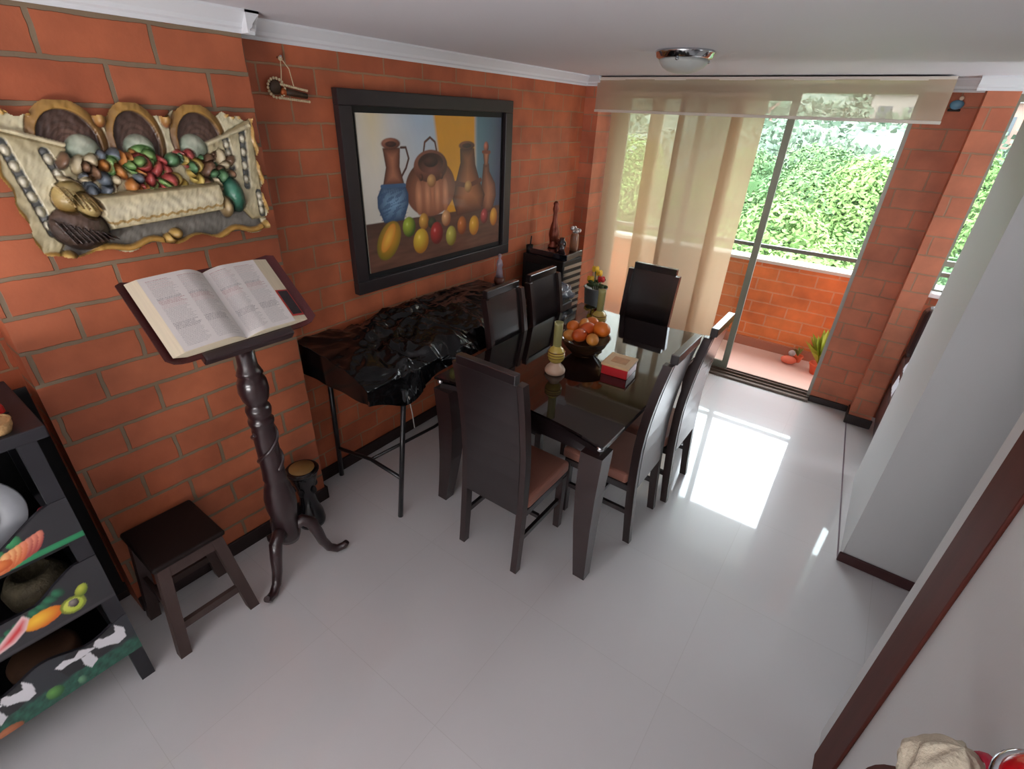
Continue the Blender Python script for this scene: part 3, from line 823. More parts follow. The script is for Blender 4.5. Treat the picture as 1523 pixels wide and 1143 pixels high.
# ================================================================= FRAMED PAINTING
def still_life():
    p = Paint(330, 225, 1.17 / 0.795, (226, 220, 206))
    U, V = p.U, p.V
    n1 = fbm(U, V, 3, 2, 1)[..., None]
    # soft vertical colour bands of the background
    def band(c, w): return np.exp(-((U - c) / w) ** 2)[..., None]
    bg = np.ones(U.shape + (3,)) * np.array(lin((222, 216, 204)))
    bl = np.clip((U - 0.10) / 0.25, 0, 1)[..., None] * np.clip((V - 0.25) / 0.9, 0, 1)[..., None]
    bg = bg * (1 - bl) + np.array(lin((168, 196, 222))) * bl
    warm = np.clip(1 - np.abs(U - 0.08) / 0.1, 0, 1)[..., None] * np.clip((V - 0.6) / 0.5, 0, 1)[..., None]
    bg = bg * (1 - warm * 0.7) + np.array(lin((236, 214, 150))) * warm * 0.7
    cx = 0.455 + 0.10 * (0.98 - V)
    yb = (np.clip((U - cx) / 0.02, 0, 1) * np.clip((0.79 - U) / 0.03, 0, 1))[..., None]
    bg = bg * (1 - yb) + np.array(lin((226, 158, 20))) * yb
    rb = np.clip((U - 0.765) / 0.03, 0, 1)[..., None]
    deep = np.clip((U - 0.8) / 0.2 + (0.75 - V) * 0.3, 0, 1)[..., None]
    bg = bg * (1 - rb) + (np.array(lin((96, 132, 146))) * (1 - deep) + np.array(lin((58, 64, 92))) * deep) * rb
    p.C = np.clip(bg * (1 + 0.05 * n1), 0, 1)
    # table
    tb = np.clip((0.34 - 0.02 * U - V) / 0.008, 0, 1)[..., None]
    tc = np.array(lin((96, 62, 48))) * (1 + 0.25 * fbm(U, V, 2, 14, 4)[..., None])
    tc = tc * (0.75 + 0.5 * np.clip(1 - np.abs(V - 0.05) / 0.3, 0, 1)[..., None])
    p.put(tb[..., 0], np.clip(tc, 0, 1))
    CU, CD = (176, 110, 78), (74, 34, 22)
    # small stoppered flask
    p.poly([(0.845, 0.66), (0.895, 0.66), (0.90, 0.6), (0.955, 0.5), (0.965, 0.4), (0.93, 0.28), (0.85, 0.26), (0.82, 0.4), (0.835, 0.55)], CU, CD)
    p.poly([(0.84, 0.76), (0.9, 0.76), (0.885, 0.64), (0.853, 0.64)], (182, 114, 80), CD)
    p.ell(0.868, 0.785, 0.022, 0.04, CD, (214, 120, 96)); p.stroke([(0.84, 0.75), (0.9, 0.745)], 0.012, (120, 56, 34))
    # wide bottle
    p.poly([(0.65, 0.78), (0.765, 0.78), (0.775, 0.66), (0.815, 0.53), (0.86, 0.42), (0.83, 0.3), (0.62, 0.29), (0.585, 0.42), (0.615, 0.55), (0.652, 0.68)], (186, 112, 66), CD)
    p.ell(0.705, 0.80, 0.063, 0.032, (70, 30, 22), (150, 84, 60)); p.ell(0.705, 0.80, 0.038, 0.017, (40, 18, 14), (78, 36, 26))
    p.stroke([(0.61, 0.535), (0.715, 0.505), (0.82, 0.54)], 0.018, (104, 52, 34)); p.ell(0.715, 0.5, 0.03, 0.045, (150, 92, 40), (220, 168, 96))
    # big pot with handle
    p.stroke([(0.385, 0.77), (0.395, 0.83), (0.432, 0.86), (0.465, 0.83), (0.475, 0.77)], 0.008, (84, 44, 30))
    p.ell(0.43, 0.52, 0.178, 0.20, CD, (204, 128, 90), hl=(0.05, -0.2))
    for k in (-0.09, -0.03, 0.04, 0.10): p.ell(0.43 + k, 0.46, 0.026, 0.12, (150, 84, 56), (226, 156, 116), hl=(0, 0.1))
    p.ell(0.432, 0.67, 0.118, 0.11, (84, 42, 30), (160, 98, 76)); p.ell(0.432, 0.69, 0.088, 0.07, (58, 26, 20), (130, 76, 62), hl=(0, -0.7)); p.ell(0.432, 0.70, 0.05, 0.036, (36, 16, 14), (86, 46, 40))
    p.ell(0.432, 0.57, 0.032, 0.045, (150, 92, 50), (226, 176, 112)); p.ell(0.36, 0.6, 0.014, 0.025, (60, 28, 20), (120, 66, 46)); p.ell(0.505, 0.6, 0.014, 0.025, (60, 28, 20), (120, 66, 46))
    # tall jug with blue belly
    p.stroke([(0.24, 0.8), (0.27, 0.8), (0.285, 0.73), (0.265, 0.67), (0.235, 0.62)], 0.008, (78, 40, 30))
    p.poly([(0.13, 0.80), (0.235, 0.80), (0.225, 0.68), (0.25, 0.56), (0.115, 0.56), (0.142, 0.68)], (178, 112, 82), CD)
    p.poly([(0.11, 0.57), (0.25, 0.565), (0.27, 0.5), (0.268, 0.43), (0.232, 0.325), (0.108, 0.325), (0.076, 0.43), (0.078, 0.5)], (126, 168, 204), (34, 62, 96))
    mot = (fbm(U, V, 26, 18, 9) > 0.12) & (U > 0.085) & (U < 0.26) & (V > 0.34) & (V < 0.545)
    p.put(mot * 0.6, lin((40, 74, 116)))
    p.stroke([(0.11, 0.565), (0.25, 0.56)], 0.012, (60, 96, 136))
    p.ell(0.181, 0.825, 0.056, 0.035, (88, 44, 32), (176, 110, 84)); p.ell(0.181, 0.822, 0.034, 0.018, (44, 20, 16), (84, 42, 32))
    # fruit
    Y1, Y2 = (176, 112, 10), (244, 214, 70)
    p.ell(0.263, 0.27, 0.043, 0.072, (56, 84, 14), (186, 204, 60), spec=0.2)
    p.ell(0.366, 0.29, 0.034, 0.06, (150, 88, 20), (238, 186, 80), spec=0.2)
    p.ell(0.533, 0.285, 0.035, 0.06, (150, 84, 44), (240, 190, 134), spec=0.2)
    p.ell(0.425, 0.27, 0.03, 0.04, (28, 30, 22), (80, 84, 56))
    p.ell(0.858, 0.245, 0.034, 0.062, (96, 18, 24), (206, 76, 76), spec=0.3); p.ell(0.946, 0.225, 0.034, 0.075, (170, 92, 16), (236, 178, 66))
    p.ell(0.66, 0.205, 0.038, 0.072, (128, 58, 20), (222, 132, 60), spec=0.2)
    p.ell(0.765, 0.185, 0.043, 0.08, (178, 104, 10), (242, 190, 50), spec=0.2)
    p.ell(0.457, 0.185, 0.047, 0.085, (104, 14, 14), (200, 50, 44), spec=0.35)
    p.ell(0.57, 0.14, 0.042, 0.078, (120, 104, 20), (214, 208, 96), spec=0.2)
    p.ell(0.34, 0.15, 0.054, 0.092, Y1, Y2, spec=0.2, rot=-0.2)
    p.ell(0.128, 0.2, 0.066, 0.145, (70, 92, 20), (238, 160, 40), rot=-0.6, hl=(0.0, 0.1))
    p.ell(0.125, 0.22, 0.03, 0.11, (214, 120, 30), (250, 200, 80), rot=-0.6, hl=(0, 0))
    return p
PW = mat('picture_frame_wood', (40, 32, 34), rough=0.42, var=0.25, scale=14, coat=0.2, coat_rough=0.3)
t = thing('framed_painting', 'large still life of copper jugs and fruit in a wide black frame', 'painting', (0.0, 2.335, 1.58))
g = G()
yo, zo, yi, zi = 0.69, 0.497, 0.615, 0.427
g.box((0.002, -yo, -zo), (0.045, yo, -zi), bev=0.004); g.box((0.002, -yo, zi), (0.045, yo, zo), bev=0.004)
g.box((0.002, -yo, -zi), (0.045, -yi, zi), bev=0.004); g.box((0.002, yi, -zi), (0.045, yo, zi), bev=0.004)
g.done('frame', PW, t)
g = G(); g.box((0.002, -yi, -zi), (0.018, yi, zi)); g.done('backing', mat('frame_liner', (14, 13, 15), rough=0.5), t)
p = still_life()
paint_mesh('canvas', np.full(p.U.shape, 0.026), (p.U - 0.5) * 1.17 , (p.V - 0.5) * 0.795, p.C, vcol_mat('painted_canvas', 0.42, 0.15, 0.25), t)
G().box((0.018, -0.585, -0.3975), (0.0255, 0.585, 0.3975)).done('stretcher', mat('canvas_side', (188, 180, 164), rough=0.8), t)

# ================================================================= RELIEF PLAQUE
def relief():
    W, Hh = 0.80, 0.46
    p = Paint(300, 176, W / Hh, (216, 206, 170))
    U, V = p.U, p.V
    GOLD, GD = (196, 150, 74), (104, 66, 26)
    p.H[:] = 0.012
    # grey painted floor strip and scroll ground
    p.poly([(0.05, 0.02), (0.95, 0.02), (0.93, 0.24), (0.08, 0.24)], (132, 128, 120), (80, 74, 68), h=0.010)
    # three arches
    for cx, w in ((0.255, 0.125), (0.485, 0.105), (0.735, 0.12)):
        p.ell(cx, 0.76, w, 0.27, GD, GOLD, hl=(0, 0.6), h=0.030)
        p.ell(cx, 0.75, w * 0.78, 0.20, (54, 36, 30), (122, 92, 78), hl=(0, 0), h=0.004)
        rr = np.sqrt(((U - cx) / (w * 0.78)) ** 2 + ((V - 0.72) / 0.2) ** 2)
        p.put(((rr < 0.95) & (np.sin(rr * 34) > 0.3) & (V > 0.66)) * 0.6, lin((70, 48, 40)))
    for cx in (0.372, 0.61):
        p.ell(cx, 0.90, 0.022, 0.06, (130, 60, 30), (226, 180, 100), h=0.036)
    # cream leaning panels left and right with lattice bands
    p.poly([(0.0, 0.86), (0.30, 0.70), (0.20, 0.30), (0.10, 0.05), (0.03, 0.06)], (226, 216, 180), (176, 160, 120), h=0.020)
    p.poly([(0.985, 0.92), (0.74, 0.72), (0.82, 0.30), (0.90, 0.12), (0.975, 0.12)], (226, 216, 180), (176, 160, 120), h=0.020)
    for a, b_ in (((0.055, 0.76), (0.10, 0.20)), ((0.165, 0.70), (0.20, 0.42)), ((0.93, 0.82), (0.905, 0.40)), ((0.845, 0.76), (0.85, 0.55)), ((0.955, 0.34), (0.955, 0.16))):
        p.stroke([a, b_], 0.028, (92, 94, 92), h=0.016)
        k = max(3, int(abs(a[1] - b_[1]) / 0.085))
        for i in range(k):
            q = (i + 0.5) / k
            p.ell(a[0] + (b_[0] - a[0]) * q, a[1] + (b_[1] - a[1]) * q, 0.016, 0.034, (196, 188, 160), (232, 226, 204), h=0.022)
    p.stroke([(0.02, 0.86), (0.30, 0.70)], 0.014, (226, 214, 176), h=0.027)
    p.stroke([(0.97, 0.86), (0.74, 0.72)], 0.014, (226, 214, 176), h=0.027)
    # heap of rounded coloured forms (generic flowers and fruit)
    r = np.random.default_rng(5)
    cols = [((120, 30, 34), (200, 90, 84)), ((150, 116, 40), (226, 200, 110)), ((36, 66, 44), (110, 160, 110)), ((60, 40, 32), (150, 112, 84)), ((180, 160, 120), (228, 214, 180)), ((46, 56, 66), (130, 140, 150)), ((150, 80, 30), (222, 150, 80)), ((66, 110, 50), (160, 200, 120))]
    for cx in (0.29, 0.485, 0.70): p.ell(cx, 0.70, 0.058, 0.10, (110, 130, 110), (206, 212, 190), h=0.034, hl=(0, 0.5))
    p.ell(0.485, 0.66, 0.055, 0.075, (60, 110, 50), (150, 196, 120), h=0.038)
    for i in range(110):
        x = r.uniform(0.2, 0.84); y = 0.42 + 0.27 * r.uniform(0, 1) * (1 - 0.4 * abs(x - 0.5))
        k = int((x * 13 + r.uniform(0, 2.4))) % 8
        p.ell(x, y, r.uniform(0.014, 0.034), r.uniform(0.035, 0.085), *cols[k], rot=r.uniform(-1, 1), h=r.uniform(0.036, 0.056))
    # cream cloth band
    p.poly([(0.215, 0.42), (0.765, 0.45), (0.775, 0.23), (0.26, 0.17)], (232, 222, 190), (200, 184, 140), h=0.050)
    zig = 0.225 + 0.055 * (U - 0.24) / 0.5 + 0.006 * np.sin(U * 160)
    p.put(((np.abs(V - zig) < 0.009) & (U > 0.25) & (U < 0.77)) * 0.9, lin((176, 140, 76)))
    # lower left brown drapery and yellow bundle, lower right green drapery
    p.ell(0.19, 0.21, 0.10, 0.15, (40, 28, 24), (112, 88, 74), rot=-0.5, h=0.056)
    p.ell(0.19, 0.42, 0.055, 0.11, (140, 108, 50), (222, 200, 136), rot=-0.7, h=0.056); p.ell(0.235, 0.36, 0.04, 0.10, (120, 86, 40), (232, 208, 140), rot=0.5, h=0.062)
    for i in range(5): p.stroke([(0.155 + 0.022 * i, 0.50 - 0.02 * i), (0.19 + 0.02 * i, 0.36 - 0.01 * i)], 0.005, (150, 118, 60), h=0.062)
    for i in range(9): p.stroke([(0.11 + 0.02 * i, 0.28 - 0.015 * i), (0.15 + 0.018 * i, 0.12)], 0.007, (70, 54, 46), h=0.060)
    p.ell(0.83, 0.34, 0.046, 0.15, (18, 50, 42), (70, 140, 112), rot=0.2, h=0.056)
    p.ell(0.78, 0.25, 0.03, 0.09, (90, 66, 40), (206, 180, 130), h=0.052)
    # gilded scroll border
    def border(pts, w, h): p.stroke(pts, w, GOLD, h=h)
    bt = [(0.02 + 0.96 * i / 60, 0.045 + 0.022 * math.sin(i * 0.55) - 0.014 * math.sin(i * 0.21)) for i in range(61)]
    border(bt, 0.022, 0.032)
    border([(0.0 + 0.004 * math.sin(i), 0.9 - 0.8 * i / 20) if i < 4 else (0.012 + 0.02 * (i / 20) + 0.006 * math.sin(i * 1.4), 0.9 - 0.82 * i / 20) for i in range(21)], 0.018, 0.028)
    border([(0.985 + 0.008 * math.sin(i * 1.1), 0.95 - 0.85 * i / 20) for i in range(21)], 0.018, 0.028)
    for cx in (0.0, 0.02, 0.06, 0.1, 0.13, 0.87, 0.90, 0.94, 0.98): border([(cx, 0.93), (cx + 0.02, 0.96), (cx + 0.03, 0.92)], 0.012, 0.030)
    for cx, cy in ((0.5, 0.06), (0.12, 0.03), (0.97, 0.06), (0.53, 0.09)): p.ell(cx, cy, 0.03, 0.045, GD, (232, 192, 110), h=0.042)
    # outline
    top = 0.90 + 0 * U
    for cx, w in ((0.255, 0.125), (0.485, 0.105), (0.735, 0.12)):
        top = np.maximum(top, 0.76 + 0.255 * np.sqrt(np.clip(1 - ((U - cx) / w) ** 2, 0, 1)))
    top = np.maximum(top, 0.93 + 0.012 * np.sin(U * 90) + 0.02 * np.sin(U * 31))
    bot = 0.015 + 0.02 * np.sin(U * 33) + 0.012 * np.sin(U * 13) + 0.015
    left = 0.045 * np.clip(1 - V / 0.9, 0, 1) + 0.006 * np.sin(V * 30)
    right = 0.995 - 0.02 * np.clip(1 - V, 0, 1) - 0.008 * np.sin(V * 24) * 1
    mask = (V < top) & (V > bot) & (U > left) & (U < right)
    p.H = p.H + 0.0015 * fbm(U, V, 22, 14, 3)
    dirt = np.clip(0.86 + 0.16 * fbm(U, V, 10, 7, 8), 0.6, 1.08)[..., None]
    p.C = np.clip(p.C * dirt, 0, 1)
    return p, mask, W, Hh
p, mask, W, Hh = relief()
t = thing('wall_plaque', 'ornate painted relief plaque with gilded scroll edge and three brown arches', 'plaque', (0.145, 0.752, 1.755))
paint_mesh('relief', p.H + 0.012, (p.U - 0.5) * W, (p.V - 0.5) * Hh, p.C, vcol_mat('painted_plaster', 0.45, 0.2), t, mask)
# back slab following the same outline
X = np.where(True, 0.0, 0) + np.zeros(p.U.shape)
paint_mesh('back_plate', X + 0.010, (p.U - 0.5) * W * 0.985, (p.V - 0.5) * Hh * 0.98, np.ones(p.U.shape + (3,)) * np.array(lin((120, 84, 44))), vcol_mat('plaque_back', 0.7), t, mask)
G().box((0.0, -0.30, -0.16), (0.0095, 0.30, 0.14)).done('hanger', BARK, t)

# ================================================================= HANGING ORNAMENT
t = thing('hanging_ornament', 'small beaded straw ornament hanging from a nail above the plaque', 'ornament', (0.0, 1.40, 2.17))
STRAW = mat('straw', (206, 186, 150), rough=0.8, var=0.3, scale=60)
DKB = mat('dark_bead', (62, 44, 30), rough=0.5, var=0.3, scale=50)
G().tube([(0, 0, 0), (0.03, 0, 0.004)], 0.004, 8).done('nail', CHROME, t)
G().tube([(0.02, 0.002, 0.0), (0.03, -0.01, -0.05), (0.03, -0.016, -0.085)], 0.002, 6).tube([(0.02, 0.002, 0.0), (0.03, 0.028, -0.04), (0.03, 0.04, -0.11)], 0.002, 6).ball((0.022, 0.0, -0.004), 0.009, 8).done('string', STRAW, t)
g = G()
for k in range(18):
    a = 2 * PI * k / 18
    g.ball((0.025, -0.04 + 0.038 * math.cos(a), -0.112 + 0.036 * math.sin(a)), 0.006, 6)
for k in range(16):
    g.ball((0.03, -0.02 + 0.008 * k, -0.113 - 0.0012 * k + 0.016), 0.005, 6); g.ball((0.03, -0.03 + 0.009 * k, -0.148 - 0.0006 * k), 0.0055, 6)
g.done('straw_beads', STRAW, t)
g = G(); g.ball((0.018, -0.042, -0.108), (0.014, 0.028, 0.028), 12); g.tube([(0.02, 0.0, -0.122), (0.022, 0.1, -0.136)], [0.014, 0.011], 8)
g.done('dark_core', DKB, t)
G().ball((0.02, -0.008, -0.125), (0.014, 0.016, 0.016), 10).done('copper_bead', mat('copper_bead', (176, 92, 46), rough=0.4, metal=0.4), t)

# ================================================================= LECTERN AND BOOK
LX, LY = 0.43, 0.80
t = thing('lectern', 'dark turned-wood lectern on three curved feet, by the near brick wall', 'lectern', (LX, LY, 0))
prof = [(0.0, 0.17), (0.045, 0.17), (0.055, 0.2), (0.057, 0.26), (0.052, 0.30), (0.058, 0.33), (0.066, 0.38), (0.066, 0.44), (0.054, 0.50), (0.044, 0.53), (0.05, 0.545), (0.048, 0.56),
        (0.046, 0.6), (0.046, 0.8), (0.043, 0.82), (0.05, 0.835), (0.05, 0.85), (0.038, 0.862), (0.046, 0.875), (0.05, 0.9), (0.046, 0.915), (0.036, 0.925), (0.05, 0.95), (0.058, 0.99), (0.055, 1.03), (0.042, 1.06), (0.05, 1.065), (0.044, 1.08), (0.036, 1.10), (0.034, 1.22), (0.0, 1.22)]
G().lathe(prof, n=36).done('column', LECT, t)
g = G()
for s_ in range(2):
    pts = [(0.046 * math.cos(a), 0.046 * math.sin(a), 0.6 + 0.2 * (a - s_ * PI) / (1.6 * PI)) for a in [s_ * PI + 1.6 * PI * i / 24 for i in range(25)]]
    g.tube(pts, 0.009, 8)
g.done('spiral_carving', LECT, t)
for an in (math.atan2(0.20, 0.115), math.atan2(-0.20, 0.115), PI):
    g = G(); c_, s_ = math.cos(an), math.sin(an)
    path = [(0.03, 0.24, 0.030), (0.07, 0.262, 0.030), (0.105, 0.235, 0.029), (0.125, 0.17, 0.026), (0.14, 0.10, 0.023), (0.165, 0.045, 0.021), (0.20, 0.022, 0.02), (0.235, 0.030, 0.019), (0.25, 0.048, 0.014)]
    if an == PI: path = [(r * 0.9, z, w) for r, z, w in path]
    g.tube([(r * c_, r * s_, z) for r, z, w in path], [w for r, z, w in path], 12); g.done('foot', LECT, t)
# sloping board: local frame with v climbing towards the wall
th = math.atan2(0.21, 0.25)
BC = Vector((0.425 - LX, 0.770 - LY, 1.345))
def slope_obj(o, lift=0.0):
    """put an object built in (u along +Y, v up-slope, w off the board) axes onto the board"""
    Uax = Vector((0, 1, 0)); Vax = Vector((-math.cos(th), 0, math.sin(th))); Wax = Vector((math.sin(th), 0, math.cos(th)))
    mm = Matrix((Uax, Vax, Wax)).transposed().to_4x4()
    mm.translation = BC + Wax * lift
    return mm
g = G(); g.box((-0.20, -0.15, -0.022), (0.20, 0.15, -0.004), bev=0.005); o = g.done('board', LECT, t); o.matrix_local = slope_obj(o)
g = G(); g.box((-0.16, -0.185, -0.03), (0.17, -0.150, 0.012), bev=0.008); o = g.done('book_ledge', LECT, t); o.matrix_local = slope_obj(o)
g = G(); g.box((-0.05, -0.09, -0.075), (0.05, 0.05, -0.022), bev=0.012); o = g.done('bracket', LECT, t); o.matrix_local = slope_obj(o)

bk = thing('open_book', 'large open book with burgundy cover resting on the lectern', 'book', (LX, LY, 0))
COVER = mat('burgundy_leather', (74, 24, 26), rough=0.4, var=0.25, scale=20, bump=0.2, bscale=200)
def round_rect(w, h, r, n=6):
    pts = []
    for cx, cy, a0 in ((w - r, h - r, 0), (-w + r, h - r, PI / 2), (-w + r, -h + r, PI), (w - r, -h + r, 1.5 * PI)):
        for k in range(n + 1):
            a = a0 + PI / 2 * k / n; pts.append((cx + r * math.cos(a), cy + r * math.sin(a)))
    return pts
def cov_z(x): return 0.035 * max(0, (abs(x) - 0.20) / 0.09) ** 1.5
g = G(); g.box((-0.272, -0.168, 0.0), (0.272, 0.168, 0.006))
bmesh.ops.subdivide_edges(g.bm, edges=[e for e in g.bm.edges if abs(e.verts[0].co.x - e.verts[1].co.x) > 0.1], cuts=24)
for v_ in g.bm.verts:
    x, y, z = v_.co
    q = max(0, (abs(x) - 0.24) / 0.032)
    v_.co.y = y * (1 - 0.10 * min(1, q) ** 2); v_.co.z = z + cov_z(x)
cv = g.done('cover', COVER, bk); cv.matrix_local = slope_obj(cv, 0.0)
# page blocks, curved towards the gutter
def page_top(x, side):
    q = abs(x) / 0.235
    return 0.008 + (0.044 if side < 0 else 0.028) * (1 - (1 - min(1, q * 3.2)) ** 2) * (1 - 0.25 * q * q)
PAGE = mat('page_edges', (214, 200, 174), rough=0.8, var=0.12, scale=8, stretch=(1, 1, 60))
for side in (-1, 1):
    wd = 0.212 if side < 0 else 0.186
    g = G(); n_ = 24; top, bot = [], []
    for i in range(n_ + 1):
        x = side * wd * i / n_
        flare = 1.0 if side < 0 else 1.0
        top.append((x, page_top(x, side))); bot.append((x * (1.17 if side < 0 and i == n_ else 1.34 if i == n_ else 1.0), 0.0075 + (cov_z(x * 1.25) if i == n_ else 0)))
    poly = top + bot[::-1]
    g.prism([(a, b) for a, b in poly], (0, -0.150, 0), (1, 0, 0), (0, 0, 1), (0, 1, 0), 0.300)
    o = g.done('page_block', PAGE, bk); o.matrix_local = slope_obj(o)
    # printed surface
    pp = Paint(130, 190, 0.23 / 0.30, (214, 208, 204))
    U, V = pp.U, pp.V
    r = np.random.default_rng(20 + side)
    gut = np.minimum(U, 1 - U)
    row = np.floor(V * 62); ph = V * 62 - row
    for c0_, c1_ in ((0.08, 0.48), (0.54, 0.94)):
        ends = r.uniform(0.75, 1.0, 64)[row.astype(int).clip(0, 63)]
        inrow = (ph > 0.3) & (ph < 0.72) & (U > c0_) & (U < c0_ + (c1_ - c0_) * ends) & (V > 0.05) & (V < 0.95)
        letter = (np.sin(U * 420 + row * 7.3) + np.sin(U * 237 + row * 3.1)) > -0.6
        red = ((row.astype(int) % 62 > 50) & (row.astype(int) % 2 == 0)) | ((row.astype(int) > 34) & (row.astype(int) < 42))
        pp.put((inrow & letter & ~red) * 0.62, lin((96, 92, 98)))
        pp.put((inrow & letter & red) * 0.55, lin((150, 70, 76)))
    Xs = side * wd * U; T = np.vectorize(lambda q: page_top(q, side))(Xs) + 0.0009
    Cc = pp.C[:, ::side]
    o = paint_mesh('printed_page', Xs, (V - 0.5) * 0.296, T, Cc, vcol_mat('printed_paper', 0.75), bk)
    o.matrix_local = slope_obj(o)
cu = Vector((0.058, 0, -0.016)).normalized()
g = G(); g.prism([(0.006, -0.12), (0.048, -0.12), (0.048, -0.01), (0.006, -0.01)], (0.188, 0, 0.034), cu, (0, 1, 0), Vector((0.27, 0, 1)).normalized(), 0.002)
o = g.done('picture_card', mat('card_dark', (52, 46, 50), rough=0.35, var=0.5, scale=50), bk); o.matrix_local = slope_obj(o)
g = G(); g.prism([(0.0, -0.127), (0.054, -0.127), (0.054, -0.003), (0.0, -0.003)], (0.188, 0, 0.0325), cu, (0, 1, 0), Vector((0.27, 0, 1)).normalized(), 0.0014)
o = g.done('card_border', mat('card_red', (178, 58, 54), rough=0.4), bk); o.matrix_local = slope_obj(o)

# ================================================================= WOODEN STOOL
t = thing('wooden_stool', 'low dark square wooden stool with splayed legs beside the lectern', 'stool', (0.325, 0.40, 0))
G().box((-0.155, -0.135, 0.435), (0.155, 0.135, 0.46), bev=0.012, seg=3).done('seat', STOOLS, t)
for sx in (-1, 1):
    for sy in (-1, 1):
        ex = 0.165 if sx > 0 else 0.12
        g = G(); g.rects([(sx * ex, sy * 0.145, 0, 0.042, 0.042), (sx * 0.125, sy * 0.10, 0.435, 0.042, 0.042)]); g.done('leg', STOOLW, t)
g = G(); g.box((0.105, -0.10, 0.385), (0.145, 0.10, 0.435)); g.box((-0.145, -0.10, 0.385), (-0.105, 0.10, 0.435)); g.box((-0.105, -0.12, 0.385), (0.105, -0.09, 0.435)); g.box((-0.105, 0.09, 0.385), (0.105, 0.12, 0.435)); g.done('seat_apron', STOOLW, t)
G().box((0.142, -0.12, 0.115), (0.162, 0.12, 0.15)).done('stretcher', STOOLW, t)
G().box((-0.122, -0.12, 0.115), (-0.102, 0.12, 0.15)).done('stretcher', STOOLW, t)
G().box((-0.11, -0.131, 0.20), (0.14, -0.115, 0.235)).done('stretcher', STOOLW, t)

# ================================================================= DRUM BEHIND THE LECTERN
t = thing('small_drum', 'small black hourglass drum with tan skin standing behind the lectern', 'drum', (0.245, 1.02, 0))
G().lathe([(0, 0), (0.068, 0), (0.072, 0.02), (0.066, 0.07), (0.045, 0.14), (0.04, 0.19), (0.05, 0.25), (0.07, 0.32), (0.076, 0.36), (0.07, 0.366), (0.0, 0.362)], n=32).done('body', mat('drum_black', (18, 18, 22), rough=0.25, coat=0.5), t)
G().lathe([(0, 0.363), (0.062, 0.363), (0.062, 0.370), (0, 0.371)], n=32).done('drumhead', mat('drum_skin', (156, 118, 66), rough=0.6, var=0.15), t)
g = G(); g.tube([(0.078 * math.cos(2 * PI * k / 24), 0.078 * math.sin(2 * PI * k / 24), 0.355) for k in range(25)], 0.006, 8); g.done('hoop', BLACKM, t)
for k in range(5):
    a = 2 * PI * k / 5 + 0.3
    G().ball((0.055 * math.cos(a), 0.055 * math.sin(a), 0.24), (0.014, 0.014, 0.022), 10).done('peg', BLACK, t)

# ================================================================= DIGITAL PIANO
t = thing('piano_stand', 'black tubular metal stand under the covered keyboard', 'stand', (0, 0, 0))
def leg_frame(y, fx=0.0):
    g = G(); g.tube([(0.57 - fx, y + 0.11, 0.76), (0.59 - fx, y, 0.0)], 0.014, 12); g.done('leg', BLACKM, t)
    g = G(); g.tube([(0.04, y + 0.04, 0.76), (0.04, y + 0.02, 0.0)], 0.014, 12); g.done('leg', BLACKM, t)
    g = G(); g.tube([(0.04, y + 0.025, 0.20), (0.30, y + 0.06, 0.22), (0.585 - fx, y + 0.03, 0.25)], 0.011, 10); g.done('crossbar', BLACKM, t)
leg_frame(1.345); leg_frame(2.40, 0.08)
G().tube([(0.30, 1.40, 0.22), (0.32, 1.9, 0.20), (0.30, 2.46, 0.22)], 0.010, 10).done('long_bar', BLACKM, t)
t = thing('digital_piano', 'long black digital piano lying on its stand along the brick wall', 'keyboard', (0, 0, 0))
g = G(); g.prism([(0.02, 0.76), (0.53, 0.76), (0.535, 0.80), (0.50, 0.825), (0.27, 0.86), (0.24, 0.89), (0.02, 0.90)], (0, 1.26, 0), (1, 0, 0), (0, 0, 1), (0, 1, 0), 1.40); g.done('case', BLACK, t)
G().box((0.30, 1.34, 0.84), (0.49, 2.58, 0.852)).done('keys', mat('piano_key_white', (210, 206, 200), rough=0.3), t)
# glossy plastic sheet thrown over it
PLAS = mat('black_plastic', (9, 9, 11), rough=0.2, spec=0.35, coat=0.2, coat_rough=0.08)
def drape(u, v):
    y = 1.235 + 1.47 * v
    pts = [(0.012, 0.80), (0.015, 0.925), (0.13, 0.925), (0.26, 0.915), (0.36, 0.89), (0.52, 0.855), (0.562, 0.82), (0.566, 0.75)]
    s = u * (len(pts) - 1); i = min(int(s), len(pts) - 2); q = s - i
    x = pts[i][0] * (1 - q) + pts[i + 1][0] * q; z = pts[i][1] * (1 - q) + pts[i + 1][1] * q
    hang = math.exp(-((y - 1.47) / 0.14) ** 2)
    if u > 0.86: z -= 0.09 * hang * (u - 0.86) / 0.14; x += 0.02 * hang * (u - .86) / .14
    p_ = Vector((x * 4.5, y * 4.5, z * 3))
    p_ += 0.9 * noise.noise_vector(p_ * 0.8)
    w_ = 0.0
    for k, am in ((1.0, 0.022), (2.1, 0.013), (4.6, 0.006), (9.5, 0.003)):
        w_ += am * (0.8 - 2.4 * abs(noise.noise(p_ * k + Vector((k, 3, 1)))))
    amp = min(1.0, 0.22 + 1.0 * math.exp(-((y - 1.75) / 0.42) ** 2))
    if y < 1.5 and u < 0.55: amp *= 0.45
    top = 1.0 if 0.1 < u < 0.88 else 0.5
    return Vector((max(0.008, x + w_ * amp * (0.3 if u < 0.86 else 0.9)), y, z + w_ * amp * top * 1.3 + 0.012))
g = G(); g.grid(drape, 90, 170)
